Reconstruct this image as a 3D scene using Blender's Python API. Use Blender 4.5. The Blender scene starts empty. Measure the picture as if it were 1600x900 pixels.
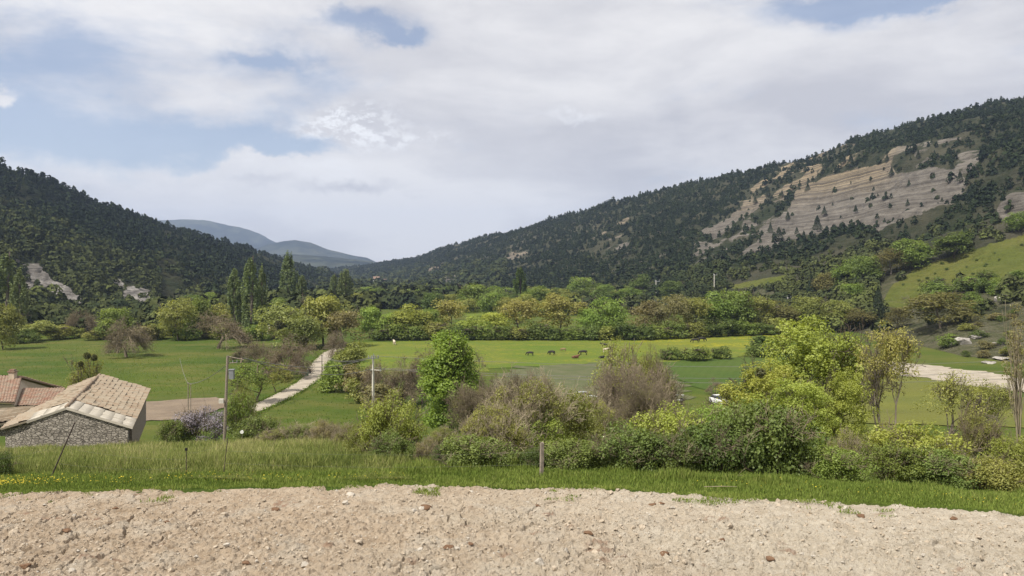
import bpy, bmesh, math, random
import numpy as np
from mathutils import Vector, Matrix

SC = bpy.context.scene
COL = SC.collection
# ------------------------------------------------------------------ camera, sky, sun, exposure
F, HZ, CAMZ = 1256.0, 430.0, 6.5          # focal length in photo pixels, horizon row, eye height over the dirt
cam_d = bpy.data.cameras.new('camera')
cam_d.sensor_width = 36.0
cam_d.lens = 36.0 * F / 1600.0
cam_d.shift_y = -(450.0 - HZ) / 1600.0
cam_d.clip_start, cam_d.clip_end = 0.5, 40000.0
cam = bpy.data.objects.new('camera', cam_d)
COL.objects.link(cam)
cam.location = (0, 0, CAMZ)
cam.rotation_euler = (math.radians(90), 0, 0)
SC.camera = cam

SUN_EL, SUN_AZ = math.radians(56), math.radians(-130)   # azimuth clockwise from +Y (the view direction)
SUN_DIR = Vector((math.cos(SUN_EL) * math.sin(SUN_AZ), math.cos(SUN_EL) * math.cos(SUN_AZ), math.sin(SUN_EL)))
sun_d = bpy.data.lights.new('sun', 'SUN')
sun_d.energy = 4.2
sun_d.angle = math.radians(0.6)
sun_d.color = (1.0, 0.95, 0.86)
sun = bpy.data.objects.new('sun', sun_d)
COL.objects.link(sun)
sun.location = (-60, -30, 120)
sun.rotation_euler = SUN_DIR.to_track_quat('Z', 'Y').to_euler()

SC.view_settings.view_transform = 'Standard'
SC.view_settings.look = 'None'
SC.view_settings.exposure = 0.62
SC.view_settings.gamma = 1.0
SC.view_settings.use_curve_mapping = False
SC.cycles.max_bounces = 8
SC.cycles.diffuse_bounces = 5
SC.cycles.volume_bounces = 0
SC.cycles.use_denoising = True


class NT:
    """small helper to write node trees as expressions"""
    def __init__(s, tree):
        s.t = tree
        s.n = tree.nodes
        s.l = tree.links

    def node(s, kind, **kw):
        n = s.n.new(kind)
        for k, v in kw.items():
            setattr(n, k, v)
        return n

    def put(s, sock, v):
        if v is None:
            return
        if isinstance(v, bpy.types.NodeSocket):
            s.l.new(v, sock)
        elif isinstance(v, (tuple, list)) and sock.type == 'RGBA' and len(v) == 3:
            sock.default_value = (*v, 1.0)
        else:
            sock.default_value = v

    def m(s, op, a, b=None, c=None, clamp=False):
        n = s.node('ShaderNodeMath', operation=op, use_clamp=clamp)
        s.put(n.inputs[0], a)
        s.put(n.inputs[1], b)
        s.put(n.inputs[2], c)
        return n.outputs[0]

    def smooth(s, v, lo, hi, a=0.0, b=1.0):
        n = s.node('ShaderNodeMapRange', interpolation_type='SMOOTHSTEP')
        s.put(n.inputs['Value'], v)
        s.put(n.inputs['From Min'], lo)
        s.put(n.inputs['From Max'], hi)
        s.put(n.inputs['To Min'], a)
        s.put(n.inputs['To Max'], b)
        return n.outputs['Result']

    def mix(s, f, a, b, blend='MIX'):
        n = s.node('ShaderNodeMix', data_type='RGBA', blend_type=blend)
        s.put(n.inputs[0], f)
        s.put(n.inputs[6], a)
        s.put(n.inputs[7], b)
        return n.outputs[2]

    def noise(s, vec, scale, detail=4.0, rough=0.55, dist=0.0):
        n = s.node('ShaderNodeTexNoise')
        s.put(n.inputs['Vector'], vec)
        n.inputs['Scale'].default_value = scale
        n.inputs['Detail'].default_value = detail
        n.inputs['Roughness'].default_value = rough
        n.inputs['Distortion'].default_value = dist
        return n.outputs['Fac']

    def voro(s, vec, scale, feature='F1', out='Distance', rnd=1.0):
        n = s.node('ShaderNodeTexVoronoi', feature=feature)
        s.put(n.inputs['Vector'], vec)
        n.inputs['Scale'].default_value = scale
        n.inputs['Randomness'].default_value = rnd
        return n.outputs[out]

    def vec(s, x, y, z):
        n = s.node('ShaderNodeCombineXYZ')
        s.put(n.inputs[0], x)
        s.put(n.inputs[1], y)
        s.put(n.inputs[2], z)
        return n.outputs[0]

    def sep(s, v):
        n = s.node('ShaderNodeSeparateXYZ')
        s.put(n.inputs[0], v)
        return n.outputs

    def vscale(s, v, sx, sy, sz):
        n = s.node('ShaderNodeMapping')
        s.put(n.inputs['Vector'], v)
        n.inputs['Scale'].default_value = (sx, sy, sz)
        return n.outputs[0]

    def attr(s, name):
        return s.node('ShaderNodeAttribute', attribute_name=name).outputs['Fac']


# --- sky: Nishita blue with a broken layer of high cloud, all as a function of the direction looked in
world = bpy.data.worlds.new('World')
SC.world = world
world.use_nodes = True
world.node_tree.nodes.clear()
w = NT(world.node_tree)
sky = w.node('ShaderNodeTexSky', sky_type='NISHITA')
sky.sun_disc = False
sky.sun_elevation = SUN_EL
sky.sun_rotation = SUN_AZ
sky.altitude = 600
sky.air_density = 1.0
sky.dust_density = 1.5
gen = w.node('ShaderNodeTexCoord').outputs['Generated']
dx, dy, dz = w.sep(gen)
wa = w.noise(w.vscale(gen, 1.0, 1.0, 1.8), 7.0, 7, 0.65)
wb = w.noise(w.vscale(gen, 1.3, 1.0, 1.8), 9.0, 7, 0.65)
az = w.m('ADD', w.m('ARCTAN2', dx, dy), w.m('MULTIPLY', w.m('SUBTRACT', wa, 0.5), 0.12))
el = w.m('ADD', w.m('ARCSINE', dz), w.m('MULTIPLY', w.m('SUBTRACT', wb, 0.5), 0.07))
up = w.m('MAXIMUM', dz, 0.0)
hgt = w.m('ADD', up, 0.16)
flat = w.vec(w.m('DIVIDE', dx, hgt), w.m('DIVIDE', dy, hgt), 0.0)        # cloud layer seen in perspective


def sky_blob(px, py, wpx, hpx, amount, rough=0.0):
    a0, e0 = math.atan((px - 800) / F), math.atan((HZ - py) / F)
    da = w.m('DIVIDE', w.m('SUBTRACT', az, a0), wpx / F)
    de = w.m('DIVIDE', w.m('SUBTRACT', el, e0), hpx / F)
    q = w.m('ADD', w.m('MULTIPLY', da, da), w.m('MULTIPLY', de, de))
    return w.m('MULTIPLY', w.m('EXPONENT', w.m('MULTIPLY', q, -1.0)), amount)


n1 = w.noise(flat, 0.55, 8, 0.6, 0.3)
n2 = w.noise(w.vscale(gen, 1.0, 1.0, 2.6), 5.0, 8, 0.62, 0.2)
cover = w.m('ADD', w.m('MULTIPLY', n1, 0.50), w.m('MULTIPLY', n2, 0.80))
holes = None
for args in ((200, 240, 270, 40, 0.36), (60, 120, 130, 45, 0.14), (565, 44, 70, 22, 0.36), (632, 62, 38, 12, 0.34), (420, 112, 60, 10, 0.18), (330, 275, 60, 14, 0.2),
             (1330, 42, 110, 18, 0.34), (1450, 50, 80, 10, 0.2), (60, 25, 120, 14, 0.12), (0, 180, 180, 50, 0.2),
             (450, 120, 90, 40, 0.16), (430, 235, 90, 22, 0.24)):
    b = sky_blob(*args)
    holes = b if holes is None else w.m('ADD', holes, b)
more = None
for args in ((470, 272, 95, 24, 0.45), (385, 262, 40, 26, 0.5), (360, 282, 40, 16, 0.4), (540, 205, 70, 24, 0.35),
             (620, 215, 50, 12, 0.2), (8, 203, 14, 12, 0.5), (700, 330, 500, 60, 0.2)):
    b = sky_blob(*args)
    more = b if more is None else w.m('ADD', more, b)
dens = w.m('ADD', w.m('SUBTRACT', w.m('ADD', cover, 0.02), holes), more)
mask = w.smooth(dens, 0.34, 0.66)
mask = w.m('ADD', w.m('MULTIPLY', mask, 0.70), 0.27)                        # thin veil everywhere
# grey bases against white tops
n3 = w.noise(w.vscale(gen, 1.0, 1.0, 3.2), 3.3, 7, 0.55, 0.3)
grey = w.smooth(n3, 0.36, 0.66)
grey = w.m('ADD', w.m('MULTIPLY', grey, 0.70), sky_blob(1150, 235, 430, 110, 0.42))
grey = w.m('ADD', grey, w.m('ADD', sky_blob(540, 297, 80, 9, 0.9), sky_blob(395, 284, 50, 8, 0.5)))
grey = w.m('ADD', grey, sky_blob(1450, 130, 300, 80, 0.2))
grey = w.m('ADD', w.m('SUBTRACT', grey, sky_blob(700, 300, 230, 110, 0.35)), sky_blob(540, 215, 150, 50, 0.30))
wisp = w.m('MULTIPLY', w.smooth(w.noise(w.vscale(gen, 1.0, 1.0, 1.8), 42.0, 6, 0.7), 0.44, 0.58), w.m('MINIMUM', w.m('ADD', sky_blob(535, 205, 72, 24, 1.4), sky_blob(640, 222, 60, 9, 0.7)), 1.0))
wisp = w.m('ADD', wisp, sky_blob(885, 182, 45, 5, 0.5))
n6 = w.noise(w.vscale(gen, 1.0, 1.0, 3.0), 12.0, 9, 0.66, 0.4)
grey = w.m('ADD', grey, w.m('MULTIPLY', w.m('SUBTRACT', n6, 0.5), 0.75))
grey = w.m('MINIMUM', w.m('MAXIMUM', grey, 0.0), 1.0)
CLOUD_W, CLOUD_G = (6.3, 6.15, 6.05), (4.05, 4.0, 4.2)
ccol = w.mix(grey, CLOUD_W, CLOUD_G)
puffs = w.m('MINIMUM', w.m('ADD', w.m('ADD', sky_blob(470, 268, 65, 20, 1.1), sky_blob(388, 258, 24, 14, 1.2)), sky_blob(355, 280, 24, 8, 0.6)), 1.0)
wisp = w.m('MAXIMUM', wisp, w.m('MULTIPLY', puffs, w.smooth(n2, 0.40, 0.56, 0.15, 0.9)))
ccol = w.mix(w.m('MULTIPLY', wisp, 0.8), ccol, (7.2, 7.25, 7.35))
mask = w.m('MAXIMUM', mask, w.m('MULTIPLY', wisp, 0.9))
blue = w.mix(1.0, sky.outputs[0], (0.80, 0.80, 0.84), 'MULTIPLY')
skyc = w.mix(mask, blue, ccol)
bg = w.node('ShaderNodeBackground')
w.put(bg.inputs['Color'], skyc)
bg.inputs['Strength'].default_value = 0.1
wo = w.node('ShaderNodeOutputWorld')
w.l.new(bg.outputs[0], wo.inputs['Surface'])


# ------------------------------------------------------------------ helpers
def smoothstep(a, b, x):
    t = np.clip((np.asarray(x, float) - a) / (b - a), 0, 1)
    return t * t * (3 - 2 * t)


def _hash(ix, iy, seed):
    h = (ix.astype(np.int64) * 374761393 + iy.astype(np.int64) * 668265263 + seed * 1442695041) & 0x7fffffff
    h = ((h ^ (h >> 13)) * 1274126177) & 0x7fffffff
    h = h ^ (h >> 16)
    return (h & 0xffffff) / float(0xffffff)


def vnoise(x, y, seed=0):
    x = np.asarray(x, float)
    y = np.asarray(y, float)
    ix, iy = np.floor(x), np.floor(y)
    fx, fy = x - ix, y - iy
    fx, fy = fx * fx * (3 - 2 * fx), fy * fy * (3 - 2 * fy)
    a, b = _hash(ix, iy, seed), _hash(ix + 1, iy, seed)
    c, d = _hash(ix, iy + 1, seed), _hash(ix + 1, iy + 1, seed)
    return (a * (1 - fx) + b * fx) * (1 - fy) + (c * (1 - fx) + d * fx) * fy


def fbm(x, y, seed=0, octs=5, gain=0.5):
    s, amp, tot = 0.0, 1.0, 0.0
    for o in range(octs):
        s = s + amp * (vnoise(x, y, seed + o * 17) - 0.5)
        tot += amp
        amp *= gain
        x, y = x * 2.03 + 5.1, y * 2.03 + 3.7
    return s / tot * 2


def worley(x, y, seed=0):
    """distance to the nearest and second nearest cell point, and the nearest cell's random value"""
    ix, iy = np.floor(x), np.floor(y)
    f1 = np.full(np.shape(x), 9.0)
    f2 = np.full(np.shape(x), 9.0)
    idv = np.zeros(np.shape(x))
    for ox in (-1, 0, 1):
        for oy in (-1, 0, 1):
            cx, cy = ix + ox, iy + oy
            d = np.hypot(cx + _hash(cx, cy, seed) - x, cy + _hash(cx, cy, seed + 1) - y)
            near = d < f1
            f2 = np.where(near, f1, np.minimum(f2, d))
            idv = np.where(near, _hash(cx, cy, seed + 2), idv)
            f1 = np.where(near, d, f1)
    return f1, f2, idv


def in_poly(px, py, poly):
    px, py = np.asarray(px, float), np.asarray(py, float)
    inside = np.zeros(px.shape, bool)
    n = len(poly)
    for i in range(n):
        x0, y0 = poly[i]
        x1, y1 = poly[(i + 1) % n]
        if y0 == y1:
            continue
        c = ((y0 > py) != (y1 > py)) & (px < (x1 - x0) * (py - y0) / (y1 - y0) + x0)
        inside ^= c
    return inside


def mesh_np(name, V, faces, mat=None, attrs=None, smooth=False):
    """faces: (n,k) array of one face size, or a list of such arrays"""
    V = np.ascontiguousarray(V, dtype=np.float32)
    if not isinstance(faces, list):
        faces = [faces]
    faces = [np.asarray(f, dtype=np.int32) for f in faces if len(f)]
    me = bpy.data.meshes.new(name)
    me.vertices.add(len(V))
    me.vertices.foreach_set('co', V.ravel())
    loops = np.concatenate([f.ravel() for f in faces])
    sizes = np.concatenate([np.full(len(f), f.shape[1], np.int32) for f in faces])
    starts = np.concatenate([[0], np.cumsum(sizes)[:-1]]).astype(np.int32)
    me.loops.add(len(loops))
    me.loops.foreach_set('vertex_index', loops)
    me.polygons.add(len(sizes))
    me.polygons.foreach_set('loop_start', starts)
    me.polygons.foreach_set('use_smooth', np.full(len(sizes), smooth, bool))
    if attrs:
        for k, v in attrs.items():
            v = np.asarray(v, dtype=np.float32)
            a = me.attributes.new(k, 'FLOAT', 'POINT' if len(v) == len(V) else 'FACE')
            a.data.foreach_set('value', v)
    me.update(calc_edges=True)
    if mat is not None:
        me.materials.append(mat)
    return me


def link(name, data, parent=None, loc=None):
    o = bpy.data.objects.new(name, data)
    COL.objects.link(o)
    if parent is not None:
        o.parent = parent
    if loc is not None:
        o.location = loc
    return o


def tag(o, label=None, cat=None, group=None, kind=None):
    if label:
        o['label'] = label
    if cat:
        o['category'] = cat
    if group:
        o['group'] = group
    if kind:
        o['kind'] = kind
    return o


def empty(name, loc, label, cat, group=None):
    o = bpy.data.objects.new(name, None)
    o.empty_display_size = 0.3
    COL.objects.link(o)
    o.location = loc
    return tag(o, label, cat, group)


def dup(root, loc, rz=0.0, scale=(1, 1, 1), label=None, group=None, mats=None, name=None):
    r = root.copy()
    COL.objects.link(r)
    if name:
        r.name = name
    r.location, r.rotation_euler, r.scale = loc, (0, 0, rz), scale
    if label:
        r['label'] = label
    if group:
        r['group'] = group
    elif 'group' in r:
        del r['group']
    for ch in list(root.children):
        c = ch.copy()
        COL.objects.link(c)
        c.parent = r
        if mats and ch.name.split('.')[0] in mats:
            c.material_slots[0].link = 'OBJECT'
            c.material_slots[0].material = mats[ch.name.split('.')[0]]
        for g in ch.children:
            d = g.copy()
            COL.objects.link(d)
            d.parent = c
    return r


def grid_faces(nr, nc, off=0):
    i = np.arange(nr - 1)[:, None] * nc + np.arange(nc - 1)[None, :]
    i = i.ravel() + off
    return np.stack([i, i + 1, i + nc + 1, i + nc], 1)


def tubes(P0, P1, R0, R1, k=4):
    P0, P1 = np.asarray(P0, float), np.asarray(P1, float)
    d = P1 - P0
    d /= np.maximum(np.linalg.norm(d, axis=1, keepdims=True), 1e-9)
    ref = np.where(np.abs(d[:, 2:3]) < 0.9, np.array([[0, 0, 1.0]]), np.array([[1.0, 0, 0]]))
    u = np.cross(d, ref)
    u /= np.linalg.norm(u, axis=1, keepdims=True)
    v = np.cross(d, u)
    n = len(P0)
    ang = np.arange(k) * 2 * np.pi / k
    ring = u[:, None, :] * np.cos(ang)[None, :, None] + v[:, None, :] * np.sin(ang)[None, :, None]
    A = P0[:, None, :] + ring * np.asarray(R0)[:, None, None]
    B = P1[:, None, :] + ring * np.asarray(R1)[:, None, None]
    V = np.concatenate([A, B], 1).reshape(-1, 3)
    base = np.arange(n)[:, None] * 2 * k
    j = np.arange(k)[None, :]
    j2 = (j + 1) % k
    Q = np.stack([base + j, base + j2, base + k + j2, base + k + j], 2).reshape(-1, 4)
    return V, Q


def box_arr(c, s, rz=0.0):
    """one box as (V, Q)"""
    x, y, z = s[0] / 2, s[1] / 2, s[2] / 2
    V = np.array([(-x, -y, -z), (x, -y, -z), (x, y, -z), (-x, y, -z), (-x, -y, z), (x, -y, z), (x, y, z), (-x, y, z)])
    ca, sa = math.cos(rz), math.sin(rz)
    V = V @ np.array([[ca, sa, 0], [-sa, ca, 0], [0, 0, 1]]) + np.array(c)
    Q = np.array([(0, 3, 2, 1), (4, 5, 6, 7), (0, 1, 5, 4), (1, 2, 6, 5), (2, 3, 7, 6), (3, 0, 4, 7)])
    return V, Q


def join(*parts):
    Vs, Qs, n = [], [], 0
    for V, Q in parts:
        Vs.append(V)
        Qs.append(np.asarray(Q) + n)
        n += len(V)
    ks = sorted({q.shape[1] for q in Qs})
    return np.concatenate(Vs), [np.concatenate([q for q in Qs if q.shape[1] == k]) for k in ks]


def rod(p, q, r, r2=None, k=6):
    V, Q = tubes([p], [q], [r], [r if r2 is None else r2], k)
    cap = np.array([list(range(k - 1, -1, -1)), list(range(k, 2 * k))])
    return V, Q, cap


def rods(items, k=6):
    V, Q = tubes([i[0] for i in items], [i[1] for i in items], [i[2] for i in items], [i[3] if len(i) > 3 else i[2] for i in items], k)
    n = len(items)
    cap = np.concatenate([np.stack([np.arange(k)[::-1] + 2 * k * i, np.arange(k) + k + 2 * k * i]) for i in range(n)])
    return V, [Q, cap] if k != 4 else [np.concatenate([Q, cap])]


# ------------------------------------------------------------------ materials
def new_mat(name):
    m = bpy.data.materials.new(name)
    m.use_nodes = True
    m.node_tree.nodes.clear()
    t = NT(m.node_tree)
    out = t.node('ShaderNodeOutputMaterial')
    return m, t, out


def principled(t, out, col, rough=0.9, bump=None, bdist=0.05, bstr=0.6, metal=0.0, spec=0.2):
    p = t.node('ShaderNodeBsdfPrincipled')
    t.put(p.inputs['Base Color'], col)
    t.put(p.inputs['Roughness'], rough)
    p.inputs['Metallic'].default_value = metal
    p.inputs['Specular IOR Level'].default_value = spec
    if bump is not None:
        b = t.node('ShaderNodeBump')
        b.inputs['Distance'].default_value = bdist
        b.inputs['Strength'].default_value = bstr
        t.put(b.inputs['Height'], bump)
        t.l.new(b.outputs[0], p.inputs['Normal'])
    t.l.new(p.outputs[0], out.inputs['Surface'])
    return p


def simple(name, col, rough=0.8, var=0.25, scale=6.0, metal=0.0, spec=0.3):
    m, t, out = new_mat(name)
    co = t.node('ShaderNodeTexCoord').outputs['Object']
    n = t.noise(co, scale, 5)
    c = t.mix(t.smooth(n, 0.3, 0.7), tuple(x * (1 - var) for x in col), tuple(min(1, x * (1 + var)) for x in col))
    principled(t, out, c, rough, n, 0.01, 0.3, metal, spec)
    return m


def foliage(name, dark, light, transl=0.3, hue=0.011, val=0.18):
    m, t, out = new_mat(name)
    f = t.attr('tint')
    c = t.mix(f, tuple(x * 1.45 for x in dark), tuple(x * 1.45 for x in light))
    rnd = t.node('ShaderNodeObjectInfo').outputs['Random']
    hsv = t.node('ShaderNodeHueSaturation')
    t.put(hsv.inputs['Hue'], t.m('ADD', t.m('MULTIPLY', rnd, hue * 2), 0.5 - hue))
    r2 = t.m('FRACT', t.m('MULTIPLY', rnd, 17.3))
    t.put(hsv.inputs['Value'], t.m('ADD', t.m('MULTIPLY', r2, val * 2), 1 - val))
    t.put(hsv.inputs['Color'], c)
    d = t.node('ShaderNodeBsdfDiffuse')
    t.l.new(hsv.outputs[0], d.inputs['Color'])
    tr = t.node('ShaderNodeBsdfTranslucent')
    t.l.new(t.mix(1.0, hsv.outputs[0], (1.15, 1.1, 0.5), 'MULTIPLY'), tr.inputs['Color'])
    g = t.node('ShaderNodeBsdfGlossy')
    g.inputs['Roughness'].default_value = 0.5
    g.inputs['Color'].default_value = (0.5, 0.5, 0.45, 1)
    mx = t.node('ShaderNodeMixShader')
    mx.inputs[0].default_value = min(0.5, transl + 0.12)
    t.l.new(d.outputs[0], mx.inputs[1])
    t.l.new(tr.outputs[0], mx.inputs[2])
    mg = t.node('ShaderNodeMixShader')
    mg.inputs[0].default_value = 0.035
    t.l.new(mx.outputs[0], mg.inputs[1])
    t.l.new(g.outputs[0], mg.inputs[2])
    t.l.new(mg.outputs[0], out.inputs['Surface'])
    return m


M_BARK = simple('bark', (0.085, 0.065, 0.048), 0.95, 0.35, 9)
M_BARK_GREY = simple('grey_bark', (0.15, 0.125, 0.10), 0.95, 0.3, 9)
M_TWIG = simple('brown_twigs', (0.175, 0.142, 0.092), 0.95, 0.3, 3)
M_TWIG_PINK = simple('pinkish_twigs', (0.215, 0.172, 0.118), 0.95, 0.25, 3)
M_TWIG_PALE = simple('pale_twigs', (0.30, 0.25, 0.17), 0.95, 0.3, 3)

G_LIME = foliage('lime_leaves', (0.135, 0.165, 0.026), (0.30, 0.335, 0.075), 0.3)
G_BRIGHT = foliage('bright_leaves', (0.095, 0.142, 0.024), (0.22, 0.275, 0.06), 0.3)
G_MID = foliage('mid_green_leaves', (0.075, 0.112, 0.020), (0.175, 0.22, 0.05))
G_DARK = foliage('dark_green_leaves', (0.038, 0.060, 0.014), (0.098, 0.13, 0.03), 0.2)
G_OLIVE = foliage('olive_leaves', (0.105, 0.118, 0.026), (0.235, 0.24, 0.068))
G_OAK = foliage('spring_oak_leaves', (0.15, 0.145, 0.038), (0.30, 0.285, 0.09))
G_BROWN = foliage('budding_brown_leaves', (0.115, 0.104, 0.046), (0.22, 0.195, 0.09))
G_YELLOW = foliage('yellow_green_leaves', (0.135, 0.156, 0.024), (0.275, 0.295, 0.07), 0.3)
G_DIMOAK = foliage('dim_oak_leaves', (0.075, 0.07, 0.024), (0.155, 0.142, 0.05))
G_IVY = foliage('ivy_leaves', (0.085, 0.135, 0.02), (0.19, 0.26, 0.045), 0.3)
G_WILLOW = foliage('willow_leaves', (0.135, 0.155, 0.045), (0.265, 0.285, 0.10))
G_POPLAR = foliage('poplar_leaves', (0.07, 0.096, 0.040), (0.18, 0.215, 0.09), 0.25, 0.008, 0.10)
G_PINE = foliage('pine_needles', (0.014, 0.024, 0.014), (0.04, 0.055, 0.026), 0.1)
G_BRAMBLE = foliage('bramble_leaves', (0.06, 0.088, 0.018), (0.165, 0.205, 0.055), 0.25)
G_LILAC = foliage('lilac_blossom', (0.105, 0.095, 0.11), (0.25, 0.22, 0.255), 0.15)
G_MISTLE = foliage('dark_mistletoe', (0.03, 0.032, 0.012), (0.07, 0.07, 0.025), 0.1)

# ------------------------------------------------------------------ terrain
VALLEY = -15.5
_ky = np.array([-60, 25.0, 27.5, 30, 35, 50, 67, 90, 105, 118, 140, 20000])
_kz = np.array([0, 0, -0.15, -0.6, -1.6, -3.9, -7.1, -12, -14.6, -15.5, -15.5, -15.5])


def edge_y(x):
    """where the bare dirt of the terrace ends"""
    return 24.32 - 0.0105 * (np.asarray(x) + 2.5) ** 2 * np.where(np.asarray(x) > -2.5, 1.0, 0.45)


def h_base(x, y):
    x, y = np.asarray(x, float), np.asarray(y, float)
    sh = np.clip(edge_y(x) - 24.9, -6, 0)
    z = (np.interp(y - sh - 1.2, _ky, _kz) + 2 * np.interp(y - sh, _ky, _kz) + np.interp(y - sh + 1.2, _ky, _kz)) / 4
    n = fbm(x * 0.12, y * 0.12, 3, 3) * 0.35 * smoothstep(27, 36, y) * (1 - smoothstep(100, 118, y))
    n = n + fbm(x * 0.9, y * 0.9, 5, 3) * 0.06 * (1 - smoothstep(60, 100, y))
    return z + n


RIGHT = dict(seed=11,
             px=[300, 450, 540, 585, 650, 700, 760, 800, 850, 900, 950, 1000, 1050, 1100, 1150, 1200, 1250, 1300, 1350, 1400, 1450, 1500, 1550, 1600, 1800, 2200, 3200],
             cy=[440, 430, 418, 412, 402, 383, 371, 364, 350, 334, 320, 307, 296, 285, 275, 263, 252, 236, 217, 203, 187, 172, 159, 150, 115, 80, 60],
             Y=[(300, 3000), (585, 2600), (700, 2000), (800, 1700), (1000, 1350), (1200, 1150), (1400, 1000), (1600, 900), (2200, 800), (3200, 700)],
             foot=[(300, 2200), (585, 1700), (700, 1080), (800, 860), (1000, 600), (1100, 480), (1200, 390), (1300, 325), (1400, 262), (1500, 212), (1600, 190), (2200, 150), (3200, 120)],
             k=1.18)
LEFT = dict(seed=23,
            px=[-1600, -600, -300, 0, 50, 100, 150, 200, 250, 300, 350, 400, 450, 500, 545, 600],
            cy=[130, 150, 205, 263, 275, 295, 314, 336, 352, 367, 380, 395, 409, 426, 440, 460],
            Y=[(-1600, 600), (-600, 700), (0, 800), (250, 1000), (400, 1250), (520, 1600), (600, 1700)],
            foot=[(-1600, 300), (-600, 320), (0, 390), (250, 430), (400, 560), (520, 1000), (600, 1300)],
            k=1.12)
FAR = [dict(seed=31, px=[-900, -200, 100, 200, 240, 265, 320, 345, 370, 410, 430, 480, 620, 900, 2600], cy=[380, 360, 352, 346, 343, 343, 344, 349, 354, 367, 378, 398, 424, 436, 440],
            Y=[(-900, 8200), (2600, 8200)], foot=[(-900, 6900), (2600, 6900)], k=1.1),
       dict(seed=37, px=[-900, 100, 340, 390, 430, 445, 462, 485, 510, 540, 575, 592, 640, 900, 2600], cy=[410, 404, 398, 392, 379, 375, 374, 379, 389, 397, 403, 411, 420, 424, 420],
            Y=[(-900, 6500), (2600, 6500)], foot=[(-900, 5400), (2600, 5400)], k=1.1),
       dict(seed=41, px=[-900, 300, 420, 450, 480, 520, 555, 585, 600, 640, 900, 2600], cy=[425, 412, 402, 397, 398, 402, 405, 409, 418, 428, 432, 430],
            Y=[(-900, 4300), (2600, 4300)], foot=[(-900, 3300), (2600, 3300)], k=1.0)]


def hill_z(H, x, y):
    """height of a hill at any ground point; far below ground where the hill is not"""
    x, y = np.asarray(x, float), np.maximum(np.asarray(y, float), 1.0)
    u = 800 + F * x / y
    Yc = np.interp(u, *zip(*H['Y']))
    Yf = np.interp(u, *zip(*H['foot']))
    zc = CAMZ + (HZ - np.interp(u, H['px'], H['cy'])) * Yc / F
    s = (y - Yf) / (Yc - Yf)
    sc = np.clip(s, 0, 1)
    rise = zc - (VALLEY - 1.0)
    z = (VALLEY - 1.0) + rise * sc ** H['k']
    far = np.where(s > 1, (s - 1) * (Yc - Yf), 0)
    z = z - far * 0.35 - np.where(s < 0, 1.0 * np.minimum(-s * 8, 1), 0)
    L = (Yc - Yf)
    env = np.clip(sc * (1.12 - sc) * 4, 0, 1) * np.where(s > 1, 0.3, 1)
    # ribs and gullies that run down the slope, and rough ground
    ribs = fbm((x + 0.25 * y) / (L * 0.16), (y - 0.2 * x) / (L * 0.5), H['seed'], 4)
    rough = fbm(x / (L * 0.045), y / (L * 0.045), H['seed'] + 5, 4)
    return np.maximum(z + env * (ribs * np.minimum(rise, 400) * 0.11 + rough * np.minimum(L, 900) * 0.011), -17.6)


def h_all(x, y):
    z = h_base(x, y)
    for H in [RIGHT, LEFT]:
        z = np.maximum(z, hill_z(H, x, y))
    return z


_YS = np.concatenate([np.linspace(17, 130, 400), np.geomspace(130.5, 2600, 900)])


def hit(px, py):
    """the ground point that the photo shows at a pixel"""
    x = (px - 800) / F * _YS
    pz = HZ - F * (h_all(x, _YS) - CAMZ) / _YS
    k = np.argmax(pz <= py) if (pz <= py).any() else len(_YS) - 1
    if k > 0 and pz[k - 1] > pz[k]:
        t = (pz[k - 1] - py) / (pz[k - 1] - pz[k])
        Y = _YS[k - 1] + t * (_YS[k] - _YS[k - 1])
    else:
        Y = _YS[k]
    X = (px - 800) / F * Y
    return float(X), float(Y), float(h_all(X, Y))


def at(px, D):
    X = (px - 800) / F * D
    return float(X), float(D), float(h_all(X, D))


def grass_mat(name, a, b, c, yellow=0.0, fine=1.0, streak=None):
    m, t, out = new_mat(name)
    co = t.node('ShaderNodeNewGeometry').outputs['Position']
    big = t.noise(co, 0.022, 5, 0.6)
    mid = t.noise(t.vscale(co, 0.6, 1.0, 1.0), 0.09, 7, 0.68)
    fin = t.noise(co, 2.3 * fine, 6, 0.75)
    col = t.mix(t.smooth(big, 0.35, 0.66), a, b)
    col = t.mix(t.m('MULTIPLY', t.smooth(mid, 0.40, 0.68), 0.75), col, c)
    col = t.mix(t.m('MULTIPLY', t.smooth(fin, 0.45, 0.7), 0.45), col, t.mix(1.0, col, (0.45, 0.5, 0.4), 'MULTIPLY'))
    if streak:
        wv = t.node('ShaderNodeTexWave', wave_type='BANDS', bands_direction='X')
        mp = t.node('ShaderNodeMapping')
        mp.inputs['Rotation'].default_value = (0, 0, streak[1])
        t.put(mp.inputs['Vector'], co)
        t.l.new(mp.outputs[0], wv.inputs['Vector'])
        wv.inputs['Scale'].default_value = streak[0]
        wv.inputs['Distortion'].default_value = 2.5
        wv.inputs['Detail'].default_value = 3
        col = t.mix(t.m('MULTIPLY', t.smooth(wv.outputs['Fac'], 0.3, 0.8), streak[2]), col, t.mix(1.0, col, (0.6, 0.62, 0.6), 'MULTIPLY'))
    if yellow:
        yl = t.noise(co, 0.75, 7, 0.75)
        band = t.noise(t.vscale(co, 0.6, 1.5, 1), 0.06, 4, 0.6)
        f = t.m('MULTIPLY', t.smooth(yl, 0.47, 0.62), t.smooth(band, 0.36, 0.6))
        col = t.mix(t.m('MULTIPLY', f, yellow), col, (0.42, 0.33, 0.012))
    hb = t.m('ADD', t.m('MULTIPLY', mid, 2.0), t.m('MULTIPLY', fin, 0.6))
    principled(t, out, col, 0.95, hb, 0.5, 0.55, spec=0.1)
    return m


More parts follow.
